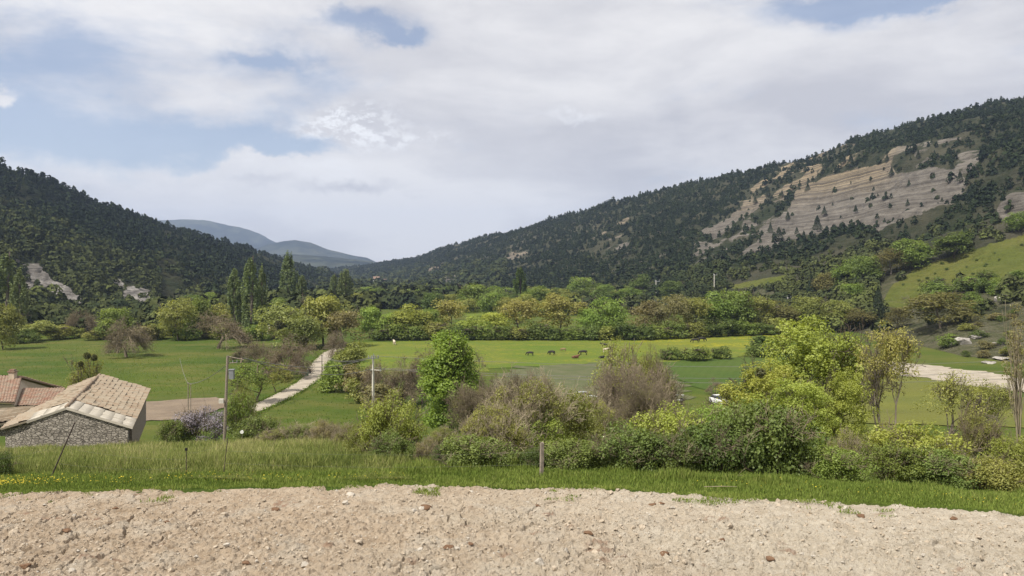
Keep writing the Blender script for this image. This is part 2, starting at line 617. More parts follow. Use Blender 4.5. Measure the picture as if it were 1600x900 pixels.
M_GRASS = grass_mat('meadow_grass', (0.042, 0.074, 0.010), (0.074, 0.098, 0.014), (0.118, 0.112, 0.03))
M_PASTURE = grass_mat('flowering_pasture', (0.088, 0.132, 0.018), (0.112, 0.142, 0.022), (0.13, 0.142, 0.03), yellow=0.22)
M_BLOOM = grass_mat('buttercup_meadow', (0.115, 0.15, 0.022), (0.14, 0.155, 0.022), (0.145, 0.155, 0.028), yellow=0.6)
M_CROP = grass_mat('young_crop', (0.054, 0.090, 0.017), (0.066, 0.100, 0.020), (0.078, 0.102, 0.024), streak=(0.16, 0.35, 0.15))
M_DRYGRASS = grass_mat('dry_pasture', (0.12, 0.12, 0.035), (0.14, 0.145, 0.032), (0.10, 0.115, 0.03), streak=(0.3, 1.45, 0.25))


def soil_mat(name, a, b, scale=0.35, rows=None):
    m, t, out = new_mat(name)
    co = t.node('ShaderNodeNewGeometry').outputs['Position']
    n = t.noise(co, scale, 7, 0.7)
    col = t.mix(t.smooth(n, 0.32, 0.68), a, b)
    if rows:
        wv = t.node('ShaderNodeTexWave', wave_type='BANDS', bands_direction='X')
        mp = t.node('ShaderNodeMapping')
        mp.inputs['Rotation'].default_value = (0, 0, rows[1])
        t.put(mp.inputs['Vector'], co)
        t.l.new(mp.outputs[0], wv.inputs['Vector'])
        wv.inputs['Scale'].default_value = rows[0]
        wv.inputs['Distortion'].default_value = 1.6
        wv.inputs['Detail'].default_value = 2
        col = t.mix(t.m('MULTIPLY', t.smooth(wv.outputs['Fac'], 0.4, 0.7), 0.5), col, t.mix(1.0, col, (0.6, 0.6, 0.58), 'MULTIPLY'))
    f = t.noise(co, 3.0, 5, 0.7)
    col = t.mix(t.m('MULTIPLY', t.smooth(f, 0.5, 0.7), 0.4), col, t.mix(1.0, col, (0.6, 0.58, 0.55), 'MULTIPLY'))
    principled(t, out, col, 0.95, t.m('ADD', n, f), 0.12, 0.6, spec=0.1)
    return m


M_PLOUGH = soil_mat('ploughed_soil', (0.165, 0.128, 0.095), (0.23, 0.18, 0.13), 0.25, rows=(0.28, 1.25))
M_GREYSOIL = soil_mat('grey_stubble', (0.085, 0.10, 0.042), (0.125, 0.124, 0.068), 0.3, rows=(0.5, 0.5))
M_TRACK = soil_mat('pale_gravel', (0.27, 0.235, 0.185), (0.38, 0.335, 0.27), 0.4)
M_ROUGH = soil_mat('rough_scrub_ground', (0.13, 0.125, 0.055), (0.22, 0.19, 0.11), 0.12)

# one sheet of ground out to the horizon
rows = np.concatenate([np.arange(-40, 16, 4.0), np.arange(16, 60, 0.5), np.arange(60, 125, 1.5), np.geomspace(126, 9300, 90)])
cols = np.linspace(-1, 1, 241)
cols = np.sign(cols) * np.abs(cols) ** 1.25
YY = np.repeat(rows[:, None], 241, 1)
XX = cols[None, :] * (60 + 0.98 * np.maximum(rows, 0))[:, None]
ZZ = h_base(XX, YY) - 0.035 - 0.45 * (1 - smoothstep(-1.6, -0.5, YY - edge_y(XX)))
g = link('ground', mesh_np('ground', np.stack([XX, YY, ZZ], 2).reshape(-1, 3), grid_faces(len(rows), 241), M_GRASS, smooth=True))
tag(g, kind='structure')


def ragged(poly, amp, seed, step=2.0, closed=True):
    """world outline with small natural wobble"""
    out = []
    rng = np.random.default_rng(seed)
    n = len(poly)
    for i in range(n if closed else n - 1):
        a, b = np.array(poly[i]), np.array(poly[(i + 1) % n])
        L = np.linalg.norm(b - a)
        k = max(1, int(L / step))
        nrm = np.array([-(b - a)[1], (b - a)[0]]) / max(L, 1e-6)
        for j in range(k):
            w_ = 0 if j == 0 else rng.normal(0, amp)
            out.append(a + (b - a) * j / k + nrm * w_)
    return out


def valley_xy(px, py):
    Y = (CAMZ - VALLEY) * F / (py - HZ)
    return ((px - 800) / F * Y, Y)


_lift = [0.03]


def patch(name, pts, mat, amp=0.6, seed=0, step=4.0):
    """a field lying on the flat valley floor, given by its corners"""
    out = ragged([valley_xy(*p) for p in pts], amp, seed, step)
    V = np.array([(p[0], p[1], VALLEY + _lift[0]) for p in out])
    _lift[0] += 0.012
    me = bpy.data.meshes.new(name)
    me.from_pydata([tuple(v) for v in V], [], [list(range(len(V)))])
    me.materials.append(mat)
    if me.polygons[0].normal.z < 0:
        me.flip_normals()
    return tag(link(name, me), kind='structure')


patch('pasture', [(555, 536), (800, 529), (1000, 527), (1225, 517), (1245, 546), (1130, 560), (1030, 566), (820, 572), (700, 585), (560, 575)], M_PASTURE, 1.5, 1, 3)
patch('flower_meadow', [(985, 526), (1100, 522), (1222, 516), (1236, 534), (1150, 543), (1080, 541), (1000, 536)], M_BLOOM, 3.0, 2, 3)
patch('stubble_field', [(800, 574), (960, 564), (1035, 570), (1062, 600), (1078, 624), (980, 630), (850, 622), (770, 600)], M_GREYSOIL, 1.6, 3, 2.5)
patch('crop_field', [(1038, 566), (1120, 560), (1240, 553), (1290, 575), (1260, 612), (1120, 616), (1090, 606), (1062, 594)], M_CROP, 1.0, 4, 2.5)
patch('ploughed_field', [(226, 628), (290, 624), (338, 621), (372, 630), (330, 645), (285, 655), (220, 659), (180, 650)], M_PLOUGH, 0.35, 5, 1.2)
patch('dry_field', [(1330, 586), (1450, 584), (1600, 622), (1760, 645), (1700, 668), (1400, 664), (1250, 660), (1280, 615)], M_DRYGRASS, 0.8, 6)
patch('far_field', [(690, 457), (748, 455), (760, 460), (700, 463)], M_TRACK, 3, 7, 15)
patch('far_field', [(905, 474), (1015, 465), (1020, 471), (915, 481)], M_GREYSOIL, 2, 8, 15)
patch('far_field', [(720, 487), (830, 482), (835, 490), (730, 495)], M_PASTURE, 2, 9, 10)
patch('far_field', [(555, 446), (582, 445), (584, 447), (556, 448)], M_TRACK, 3, 10, 30)


TRACK = []


def ribbon(name, pts, w0, w1, mat, seed):
    P = np.array([valley_xy(*p) for p in pts])
    t_ = np.linspace(0, len(P) - 1, 60)
    C = np.stack([np.interp(t_, np.arange(len(P)), P[:, 0]), np.interp(t_, np.arange(len(P)), P[:, 1])], 1)
    for _ in range(12):
        C[1:-1] = (C[:-2] + 2 * C[1:-1] + C[2:]) / 4
    T = np.gradient(C, axis=0)
    T /= np.linalg.norm(T, axis=1, keepdims=True)
    Nn = np.stack([-T[:, 1], T[:, 0]], 1)
    rng = np.random.default_rng(seed)
    wd = np.linspace(w0, w1, 60)[:, None] / 2
    A, B = C + Nn * wd * (1 + rng.normal(0, .05, (60, 1))), C - Nn * wd * (1 + rng.normal(0, .05, (60, 1)))
    TRACK.append((C, Nn, wd))
    M_ = C + Nn * wd * 0.06
    z = VALLEY + _lift[0]
    _lift[0] += 0.012
    V = np.concatenate([np.c_[A, np.full(60, z)], np.c_[M_, np.full(60, z + .03)], np.c_[B, np.full(60, z)]])
    Q = np.concatenate([np.stack([np.arange(59), np.arange(59) + 1, np.arange(59) + 61, np.arange(59) + 60], 1) + 60 * k for k in (0, 1)])
    return tag(link(name, mesh_np(name, V, Q, mat, smooth=True)), kind='structure')


ribbon('gravel_track', [(372, 650), (400, 639), (440, 621), (470, 604), (492, 588), (494, 574), (506, 561), (514, 552), (530, 545)], 3.7, 3.9, M_TRACK, 1)
patch('riverbed', [(1345, 562), (1400, 566), (1450, 571), (1520, 580), (1600, 592), (1720, 606), (1740, 632), (1600, 614), (1540, 606), (1470, 596), (1400, 586), (1350, 580)], M_TRACK, 1.2, 12, 1.5)

# ------------------------------------------------------------------ hills
ROCKS = [[(1150, 400), (1180, 380), (1205, 352), (1235, 322), (1243, 297), (1290, 275), (1345, 262), (1390, 256), (1400, 272), (1430, 268), (1455, 261), (1495, 266), (1512, 285), (1500, 312), (1445, 332), (1388, 352), (1368, 364), (1330, 352), (1290, 364), (1240, 374), (1205, 390)],
         [(1555, 330), (1575, 305), (1610, 300), (1640, 320), (1600, 345), (1565, 345)],
         [(1085, 365), (1130, 345), (1165, 318), (1200, 305), (1190, 322), (1150, 350), (1120, 372)]]
SPARSE = [[(1165, 300), (1215, 262), (1260, 240), (1310, 226), (1345, 225), (1350, 250), (1300, 268), (1240, 295), (1200, 345), (1150, 385), (1100, 415), (1080, 400), (1130, 360)],
          [(1375, 255), (1395, 232), (1450, 222), (1500, 214), (1530, 210), (1540, 225), (1525, 262), (1512, 285), (1490, 265), (1440, 262), (1400, 272)],
          [(905, 385), (940, 362), (975, 362), (985, 385), (950, 400), (910, 405)], [(780, 398), (810, 385), (825, 395), (800, 410), (780, 410)],
          [(650, 445), (690, 432), (720, 440), (705, 455), (660, 456)], [(1070, 415), (1090, 405), (1098, 418), (1080, 428)],
          [(685, 432), (715, 415), (722, 420), (700, 436)], [(1010, 395), (1040, 378), (1060, 385), (1030, 405)]]
MEADOW = [[(1375, 478), (1392, 448), (1430, 420), (1500, 395), (1560, 378), (1605, 366), (1900, 300), (1900, 370), (1700, 405), (1600, 427), (1540, 438), (1470, 448), (1440, 468), (1405, 482)],
          [(925, 468), (940, 450), (962, 446), (965, 460), (950, 470)], [(1130, 448), (1200, 434), (1240, 428), (1230, 440), (1150, 452)]]
LROCKS = [[(38, 408), (60, 410), (72, 424), (84, 438), (110, 450), (119, 462), (112, 474), (92, 470), (70, 455), (46, 442)],
          [(172, 422), (190, 438), (206, 452), (228, 462), (250, 474), (246, 486), (215, 478), (195, 466), (178, 440)]]
LSPARSE = [[(20, 400), (60, 400), (125, 450), (130, 485), (60, 475), (20, 440)], [(160, 410), (200, 435), (270, 472), (250, 492), (190, 470)]]


def hill_mat(name, forest_a, forest_b, rock_a, rock_b, bands):
    m, t, out = new_mat(name)
    co = t.node('ShaderNodeNewGeometry').outputs['Position']
    n = t.noise(co, 0.02, 6, 0.7)
    fin = t.noise(co, 0.25, 6, 0.75)
    fl = t.mix(t.smooth(n, 0.35, 0.65), forest_a, forest_b)
    x, y, z = t.sep(co)
    wob = t.m('MULTIPLY', t.m('SUBTRACT', t.noise(co, 0.010, 2, 0.5), 0.5), 16)
    lay = t.m('ADD', t.m('ADD', z, t.m('MULTIPLY', x, bands[1])), wob)
    st = t.noise(t.vec(0.0, t.m('MULTIPLY', x, 0.004), t.m('MULTIPLY', lay, bands[0])), 1.0, 4, 0.75)
    rn = t.noise(co, 0.06, 6, 0.7)
    rc = t.mix(t.smooth(rn, 0.35, 0.65), rock_a, rock_b)
    rc = t.mix(t.m('MULTIPLY', t.smooth(st, 0.42, 0.60), 0.62), rc, t.mix(1.0, rc, (0.42, 0.41, 0.42), 'MULTIPLY'))
    warm = t.attr('warm')
    rc = t.mix(t.m('MULTIPLY', warm, 0.75), rc, t.mix(t.smooth(st, 0.42, 0.55), (0.36, 0.28, 0.17), (0.15, 0.122, 0.085)))
    rc = t.mix(t.m('MULTIPLY', t.smooth(fin, 0.52, 0.68), 0.4), rc, t.mix(1.0, rc, (0.55, 0.54, 0.52), 'MULTIPLY'))
    md = t.mix(t.smooth(n, 0.4, 0.62), (0.115, 0.135, 0.03), (0.15, 0.15, 0.04))
    md = t.mix(t.m('MULTIPLY', t.smooth(fin, 0.45, 0.7), 0.5), md, (0.085, 0.10, 0.025))
    ru = t.mix(t.smooth(fin, 0.35, 0.65), (0.075, 0.082, 0.036), (0.135, 0.125, 0.08))
    edge = t.m('MULTIPLY', t.m('SUBTRACT', t.noise(co, 0.09, 5, 0.7), 0.5), 1.1)
    col = t.mix(t.smooth(t.m('ADD', t.attr('rough'), edge), 0.4, 0.6), fl, ru)
    col = t.mix(t.smooth(t.m('ADD', t.attr('meadow'), t.m('MULTIPLY', edge, 0.5)), 0.4, 0.6), col, md)
    col = t.mix(t.smooth(t.m('ADD', t.attr('rock'), edge), 0.42, 0.58), col, rc)
    hgt_ = t.m('ADD', t.m('MULTIPLY', st, 2.0), t.m('ADD', t.m('MULTIPLY', rn, 3.0), fin))
    principled(t, out, col, 0.95, hgt_, 3.0, 1.0, spec=0.05)
    return m


M_HILL_R = hill_mat('right_hillside', (0.030, 0.038, 0.018), (0.085, 0.080, 0.052), (0.16, 0.143, 0.12), (0.235, 0.212, 0.18), (0.55, -0.13))
M_HILL_L = hill_mat('left_hillside', (0.026, 0.036, 0.014), (0.05, 0.05, 0.024), (0.22, 0.20, 0.175), (0.40, 0.375, 0.345), (0.9, 0.25))


def blur(a, k):
    for _ in range(k):
        a = (a + np.roll(a, 1, 0) + np.roll(a, -1, 0) + np.roll(a, 1, 1) + np.roll(a, -1, 1)) / 5
    return a


def hill_mesh(name, H, u0, u1, nc, nr, mat, rocks, sparse, meadow):
    u = np.linspace(u0, u1, nc)
    Yc = np.interp(u, *zip(*H['Y']))
    Yf = np.interp(u, *zip(*H['foot']))
    s = np.concatenate([np.linspace(-0.03, 1.0, nr) ** 1.0, [1.03, 1.08, 1.2, 1.5, 2.0]])
    YY = Yf[None, :] + s[:, None] * (Yc - Yf)[None, :]
    XX = (u - 800)[None, :] / F * YY
    ZZ = hill_z(H, XX, YY)
    py = HZ - F * (ZZ - CAMZ) / YY
    px = np.repeat(u[None, :], len(s), 0)
    rk = np.zeros(px.shape)
    for p in rocks:
        rk = np.maximum(rk, in_poly(px, py, p))
    sp = np.zeros(px.shape)
    for p in sparse:
        sp = np.maximum(sp, in_poly(px, py, p))
    rk = np.maximum(blur(rk, 2), sp * (0.36 + 1.1 * fbm(XX / 22, YY / 22, 77, 4)))
    if H is RIGHT:      # small outcrops and screes all over the lower slope
        pat = smoothstep(0.16, 0.5, fbm(XX / 55, YY / 110, 131, 4)) * smoothstep(560, 680, px) * smoothstep(1330, 1180, px) * (s[:, None] > 0.08) * (s[:, None] < 0.72)
        rk = np.maximum(rk, 0.62 * pat)
        sp = np.maximum(sp, pat * 0.9)
    rk = np.clip(rk, 0, 1)
    md = np.zeros(px.shape)
    for p in meadow:
        md = np.maximum(md, in_poly(px, py, p))
    md = blur(md, 2)
    if H is RIGHT:
        warm = np.clip(smoothstep(338, 285, py + (px - 1240) * 0.20) * smoothstep(1425, 1370, px), 0, 1)
        ru = smoothstep(1420, 1450, px) * smoothstep(495, 515, py)
        ru = np.maximum(ru, 0.55 * smoothstep(1000, 1100, px) * smoothstep(435, 470, py + (px - 1100) * .12))
    else:
        warm = np.zeros(px.shape)
        ru = np.zeros(px.shape)
    # the bare rock steps along its beds and is scored by runnels
    lay = ZZ - 0.13 * XX + 16 * 0.5 * fbm(XX * 0.010, YY * 0.010, 5, 2)
    ZZ = ZZ + rk * (1.1 * np.sin(lay * 0.9) + 2.2 * fbm(XX / 9, YY / 30, 91, 4) + 3.0 * fbm(XX / 26, YY / 80, 95, 3))
    V = np.stack([XX, YY, ZZ], 2).reshape(-1, 3)
    at_ = {'rock': rk.ravel(), 'meadow': md.ravel(), 'warm': warm.ravel(), 'rough': ru.ravel()}
    o = link(name, mesh_np(name, V, grid_faces(len(s), nc), mat, at_, smooth=True))
    tag(o, kind='structure')
    return dict(px=px, py=py, rk=rk, md=md, sp=sp, X=XX, Y=YY, Z=ZZ, ru=ru, s=np.repeat(s[:, None], nc, 1))


HR = hill_mesh('hill', RIGHT, 430, 2500, 900, 260, M_HILL_R, ROCKS, SPARSE, MEADOW)
HL = hill_mesh('hill', LEFT, -900, 596, 520, 200, M_HILL_L, LROCKS, LSPARSE, [])

m, t, out = new_mat('distant_mountain')
co = t.node('ShaderNodeNewGeometry').outputs['Position']
n = t.noise(co, 0.0022, 8, 0.68)
n2_ = t.noise(co, 0.012, 6, 0.7)
cc = t.mix(t.smooth(n, 0.38, 0.62), (0.014, 0.022, 0.017), (0.07, 0.075, 0.045))
cc = t.mix(t.smooth(n2_, 0.45, 0.62), cc, t.mix(1.0, cc, (0.55, 0.58, 0.55), 'MULTIPLY'))
principled(t, out, cc, 0.95, n2_, 30, 0.6, spec=0.0)
for k, H in enumerate(FAR):
    u = np.linspace(-850, 2500, 420)
    s = np.concatenate([np.linspace(-0.1, 1, 70), [1.1, 1.4, 2.0]])
    Yc = np.interp(u, *zip(*H['Y']))
    Yf = np.interp(u, *zip(*H['foot']))
    YY = Yf[None, :] + s[:, None] * (Yc - Yf)[None, :]
    YY = np.minimum(YY, 9300)
    XX = (u - 800)[None, :] / F * YY
    o = link('mountain', mesh_np('mountain', np.stack([XX, YY, hill_z(H, XX, YY)], 2).reshape(-1, 3), grid_faces(len(s), 420), m, smooth=True))
    tag(o, kind='structure')

# ------------------------------------------------------------------ the air
m = bpy.data.materials.new('haze')
m.use_nodes = True
m.node_tree.nodes.clear()
t = NT(m.node_tree)
out = t.node('ShaderNodeOutputMaterial')
pv = t.node('ShaderNodeVolumePrincipled')
pv.inputs['Color'].default_value = (0.54, 0.68, 0.98, 1)
pv.inputs['Density'].default_value = 0.000085
pv.inputs['Anisotropy'].default_value = 0.2
t.l.new(pv.outputs[0], out.inputs['Volume'])
V, Q = box_arr((0, 4600, 365.7), (22000, 9600, 768.6))
tag(link('haze', mesh_np('haze', V, Q, m)), kind='stuff')

# ------------------------------------------------------------------ plants
def leaf_mesh(rng, C, size, out_dir=None, outward=0.5, aspect=0.6, tint=None, jitter=0.25, up=0.85):
    """one four-sided leaf (or leaf clump) per centre"""
    n = len(C)
    nrm = rng.normal(0, 1, (n, 3))
    nrm /= np.linalg.norm(nrm, axis=1, keepdims=True)
    if out_dir is not None:
        nrm = nrm * (1 - outward) + out_dir * outward
        nrm /= np.maximum(np.linalg.norm(nrm, axis=1, keepdims=True), 1e-6)
    nrm = nrm + np.array([0, 0, up])
    nrm /= np.maximum(np.linalg.norm(nrm, axis=1, keepdims=True), 1e-6)
    a = rng.normal(0, 1, (n, 3))
    u = np.cross(nrm, a)
    u /= np.maximum(np.linalg.norm(u, axis=1, keepdims=True), 1e-6)
    v = np.cross(nrm, u)
    sz = size * np.exp(rng.normal(0, jitter, n))[:, None]
    bend = nrm * sz * rng.uniform(-0.15, 0.25, (n, 1))
    P = np.stack([C - u * sz * 0.5, C - v * sz * aspect * 0.5 + bend * 0.6, C + u * sz * 0.5, C + v * sz * aspect * 0.5 + bend], 1)
    Q = np.arange(n * 4).reshape(n, 4)
    if tint is None:
        tint = rng.uniform(0, 1, n)
    return P.reshape(-1, 3), Q, np.repeat(np.clip(tint, 0, 1), 4)


def skeleton(rng, stems=1, length=4.0, r0=0.15, levels=3, kids=2, ratio=0.62, ang=0.75, upw=0.12, wig=0.10, lean=0.15, spread=0.1, start=1, nseg=3, taper=0.45):
    S, T = [], []

    def rec(p, d, L, r, lev):
        for i in range(nseg):
            d = d + rng.normal(0, wig, 3) + np.array([0, 0, upw])
            d = d / np.linalg.norm(d)
            q = p + d * L / nseg
            ra, rb = r * (1 - taper * i / nseg), r * (1 - taper * (i + 1) / nseg)
            S.append((p, q, ra, rb, lev))
            p = q
            if lev < levels and i >= start:
                for k in range(kids):
                    a = rng.uniform(0, 2 * math.pi)
                    ref = np.cross(d, (0.3, 0.2, 1.0))
                    ref = ref / (np.linalg.norm(ref) + 1e-6)
                    oth = np.cross(d, ref)
                    g_ = ang * rng.uniform(0.6, 1.25)
                    cd = d * math.cos(g_) + (ref * math.cos(a) + oth * math.sin(a)) * math.sin(g_)
                    rec(p, cd, L * ratio * rng.uniform(0.7, 1.15), max(rb * 0.62, 0.006), lev + 1)
        if lev >= levels - 1:
            T.append(p)

    for s_ in range(stems):
        a = rng.uniform(0, 2 * math.pi)
        p = np.array([math.cos(a), math.sin(a), 0]) * spread * rng.uniform(0.2, 1) * (stems > 1)
        d = np.array([math.cos(a) * lean, math.sin(a) * lean, 1.0]) * 1.0
        rec(p, d / np.linalg.norm(d), length * rng.uniform(0.85, 1.1), r0 * rng.uniform(0.75, 1.1), 0)
    return S, np.array(T)


def seg_mesh(S, rmin=0.0, k=4, scale=None):
    P0, P1 = np.array([s[0] for s in S]), np.array([s[1] for s in S])
    R0, R1 = np.maximum([s[2] for s in S], rmin), np.maximum([s[3] for s in S], rmin)
    if scale is not None:
        P0, P1 = P0 * scale, P1 * scale
    return tubes(P0, P1, R0, R1, k)


KIND = {}


G_TWIGS = foliage('fine_brown_twigs', (0.085, 0.068, 0.045), (0.175, 0.14, 0.09), 0.1)


def finish_kind(key, name, wood, leaves, m_wood, m_leaf, cat):
    """store a unit plant one metre high and one metre wide: (parts, ...) with base at the origin"""
    Vall = np.concatenate([p[0] for p in (wood, leaves) if p is not None])
    lo, hi = np.percentile(Vall, 0.6, axis=0), np.percentile(Vall, 99.6, axis=0)
    wd = max(hi[0] - lo[0], hi[1] - lo[1])
    c = np.array([(hi[0] + lo[0]) / 2, (hi[1] + lo[1]) / 2, 0.0])
    sc = np.array([1 / wd, 1 / wd, 1 / hi[2]])
    parts = []
    if wood is not None:
        V = (wood[0] - c) * sc
        V[:, :2] += 0 * V[:, :2]
        parts.append(('trunk' if 'tree' in name or name in ('poplar', 'pine_tree') else 'stems', mesh_np(name + '_wood', V, wood[1], m_wood, smooth=True), m_wood))
    if leaves is not None:
        parts.append(('crown' if 'tree' in name or name in ('poplar', 'pine_tree') else 'foliage', mesh_np(name + '_crown', (leaves[0] - c) * sc, leaves[1], m_leaf, {'tint': leaves[2]}), m_leaf))
    KIND.setdefault(key, []).append((name, parts, cat))


def lobed(rng, tips, env_c, env_r, n_lobes, lobe_r, n_leaves, size, outward=0.55, inner=0.55, tip_share=0.6, gap=0.0):
    """leaves gathered in clumps: some at branch tips, some filling the crown's envelope"""
    nt = int(n_lobes * tip_share) if len(tips) else 0
    L = []
    if nt:
        q = tips[rng.integers(0, len(tips), nt)] - np.array(env_c)
        k_ = np.linalg.norm(q / np.array(env_r), axis=1, keepdims=True)
        q = q / np.maximum(k_, 1.0) * np.where(k_ > 1, rng.uniform(0.8, 1.0, k_.shape), 1.0)
        L.append(q + np.array(env_c))
    d = rng.normal(0, 1, (n_lobes - nt, 3))
    d /= np.linalg.norm(d, axis=1, keepdims=True)
    d[:, 2] = np.where(d[:, 2] < -0.85, -d[:, 2], d[:, 2])
    rr = rng.uniform(inner, 1.0, (n_lobes - nt, 1))
    L.append(np.array(env_c) + d * rr * np.array(env_r))
    L = np.concatenate(L)
    R = lobe_r * np.exp(rng.normal(0, 0.3, len(L)))
    wgt = R ** 2 / (R ** 2).sum()
    ids = rng.choice(len(L), n_leaves, p=wgt)
    dd = rng.normal(0, 1, (n_leaves, 3))
    dd[:, 2] += 0.35
    dd /= np.linalg.norm(dd, axis=1, keepdims=True)
    C = L[ids] + dd * (R[ids] * rng.uniform(0.35, 1.05, n_leaves) ** 0.6)[:, None] * np.array([1.15, 1.15, 0.85])
    C[:, 2] = np.maximum(C[:, 2], 0.02)
    lt = rng.uniform(0.0, 1.0, len(L))
    tint = 0.55 * lt[ids] + 0.45 * rng.uniform(0, 1, n_leaves)
    return leaf_mesh(rng, C, size, dd, outward, 0.65, tint)


def make_round(key, seed, name, m_wood, m_leaf, H=10, W=9, n=3200, size=0.5, lobes=46, lobe_r=1.15, trunk=0.28, bare=-0.02, inner=0.45, tip_share=0.25, cat='tree', twigs=True):
    rng = np.random.default_rng(seed)
    S, T = skeleton(rng, 1, H * 0.52, 0.022 * H, 3, 2, 0.62, 0.72, 0.10, 0.10, 0.08)
    ext = np.percentile(np.abs(T[:, :2]), 95)
    kx, kz = W * 0.44 / ext, H * 0.92 / np.percentile(T[:, 2], 98)
    T = T * np.array([kx, kx, kz])
    S = [(a * (kx, kx, kz), b * (kx, kx, kz), r, q, l) for a, b, r, q, l in S]
    cz = H * (bare + (1 - bare) * 0.5)
    lv = lobed(rng, T, (0, 0, cz), (W * 0.42, W * 0.42, H * (1 - bare) * 0.44), lobes, lobe_r, n, size, inner=inner, tip_share=tip_share)
    finish_kind(key, name, seg_mesh(S, 0.03), lv, m_wood, m_leaf, cat)


for sd in (1, 2, 3):
    make_round('round', 100 + sd, 'broadleaf_tree', M_BARK, G_MID, n=4200, size=0.44, lobes=60, lobe_r=1.25)
for sd in (1, 2, 3):     # spring oaks: thin crowns through which the limbs show
    make_round('oak', 120 + sd, 'oak_tree', M_BARK_GREY, G_OAK, H=11, W=11, n=4200, size=0.40, lobes=100, lobe_r=1.0, bare=-0.04, inner=0.4, tip_share=0.35)
make_round('willow', 131, 'willow_tree', M_BARK, G_WILLOW, H=9, W=11, n=4800, size=0.36, lobes=60, lobe_r=1.0, bare=0.05)
for sd in (1, 2):
    make_round('bush', 140 + sd, 'round_bush', M_BARK, G_DARK, H=4, W=6, n=2400, size=0.34, lobes=46, lobe_r=0.75, bare=-0.15, tip_share=0.1)

for sd in (1, 2, 3):     # columnar poplars
    rng = np.random.default_rng(150 + sd)
    H, Wd = 24.0, 5.0
    S, T = skeleton(rng, 1, H * 0.93, 0.32, 1, 3, 0.13, 0.45, 0.35, 0.02, 0.0, nseg=12, start=1)
    n = 120
    z = rng.uniform(0.05, 0.99, n) * H
    prof = np.interp(z / H, [0, 0.1, 0.35, 0.7, 0.92, 1.0], [0.35, 0.75, 1.0, 0.9, 0.5, 0.10]) * Wd / 2
    a = rng.uniform(0, 2 * math.pi, n)
    Lb = np.c_[np.cos(a) * prof * rng.uniform(0.35, 1.0, n), np.sin(a) * prof * rng.uniform(0.35, 1.0, n), z]
    ids = rng.integers(0, n, 8000)
    dd = rng.normal(0, 1, (8000, 3)) * (1, 1, 1.5)
    dd /= np.linalg.norm(dd, axis=1, keepdims=True)
    C = Lb[ids] + dd * rng.uniform(0.3, 1.0, (8000, 1)) * np.array([0.5, 0.5, 2.0])
    lt = rng.uniform(0, 1, n)
    finish_kind('poplar', 'poplar', seg_mesh(S, 0.03), leaf_mesh(rng, C, 0.42, dd, 0.5, 0.7, 0.5 * lt[ids] + 0.5 * rng.uniform(0, 1, 8000)), M_BARK_GREY, G_POPLAR, 'tree')

for sd in (1, 2, 3):     # bare trees, all fine twigs
    rng = np.random.default_rng(160 + sd)
    S, T = skeleton(rng, 1, 2.0, 0.22, 5, 2, 0.80, 0.70, 0.035, 0.10, 0.03, nseg=3, start=1)
    R_ = np.percentile(np.hypot(T[:, 0], T[:, 1]), 97)
    Hm = np.percentile(T[:, 2], 98)

    def droop(p):
        f = min(math.hypot(p[0], p[1]) / R_, 1.1) ** 1.6
        return np.array([p[0], p[1], max(p[2] - f * 0.50 * Hm * min(p[2] / Hm * 1.6, 1), 0.0) if f > 0 else p[2]])
    S = [(droop(a), droop(b), r, q, l) for a, b, r, q, l in S]
    T = np.array([droop(p) for p in T])
    tw = T[rng.integers(0, len(T), 5200)] + rng.normal(0, 0.30, (5200, 3))
    finish_kind('bare', 'bare_tree', seg_mesh(S, 0.016, 3), leaf_mesh(rng, tw, 0.20, None, 0, 0.22), M_TWIG, G_TWIGS, 'tree')

for sd in (1, 2):        # single conifers
    rng = np.random.default_rng(170 + sd)
    n = 2600
    z = rng.uniform(0.08, 1, n) ** 0.8
    lay = np.floor(z * 13) / 13
    r = (1.02 - z) * 0.36 * (0.65 + 0.5 * vnoise(lay * 40, lay * 0 + sd, 4))
    a = rng.uniform(0, 2 * math.pi, n)
    q = rng.uniform(0.35, 1, n) ** 0.6 * r
    C = np.c_[np.cos(a) * q, np.sin(a) * q, z - 0.12 * q] * 10
    d = np.c_[np.cos(a), np.sin(a), 0.4 + 0 * a]
    V, Q = tubes([(0, 0, 0)], [(0, 0, 9.6)], [0.16], [0.02], 6)
    finish_kind('pine', 'pine_tree', (V, Q), leaf_mesh(rng, C, 0.42, d, 0.4, 0.5), M_BARK, G_PINE, 'tree')

# plants near the camera: leaves of a few centimetres
def make_shrub(key, seed, m_wood, m_leaf, stems=9, H=2.2, W=3.0, n=9000, size=0.075, levels=3, lobes=90, lobe_r=0.26, twig_r=0.006, lean=0.45, inner=0.45, name='shrub', tip_share=0.3, cz=0.47, lenf=0.5, r0=0.03, vr=0.48, start=1, kids=2):
    rng = np.random.default_rng(seed)
    S, T = skeleton(rng, stems, H * lenf, r0, levels, kids, 0.66, 0.6, 0.05, 0.14, lean, W * 0.16, start)
    ext = np.percentile(np.abs(T[:, :2]), 95)
    kx, kz = W * 0.47 / ext, H * 0.95 / np.percentile(T[:, 2], 98)
    T = T * np.array([kx, kx, kz])
    S = [(a * (kx, kx, kz), b * (kx, kx, kz), r, q, l) for a, b, r, q, l in S]
    lv = lobed(rng, T, (0, 0, H * cz), (W * 0.46, W * 0.46, H * vr), lobes, lobe_r, n, size, 0.5, inner, tip_share)
    finish_kind(key, name, seg_mesh(S, twig_r, 3), lv, m_wood, m_leaf, 'tree' if 'tree' in name else 'shrub')


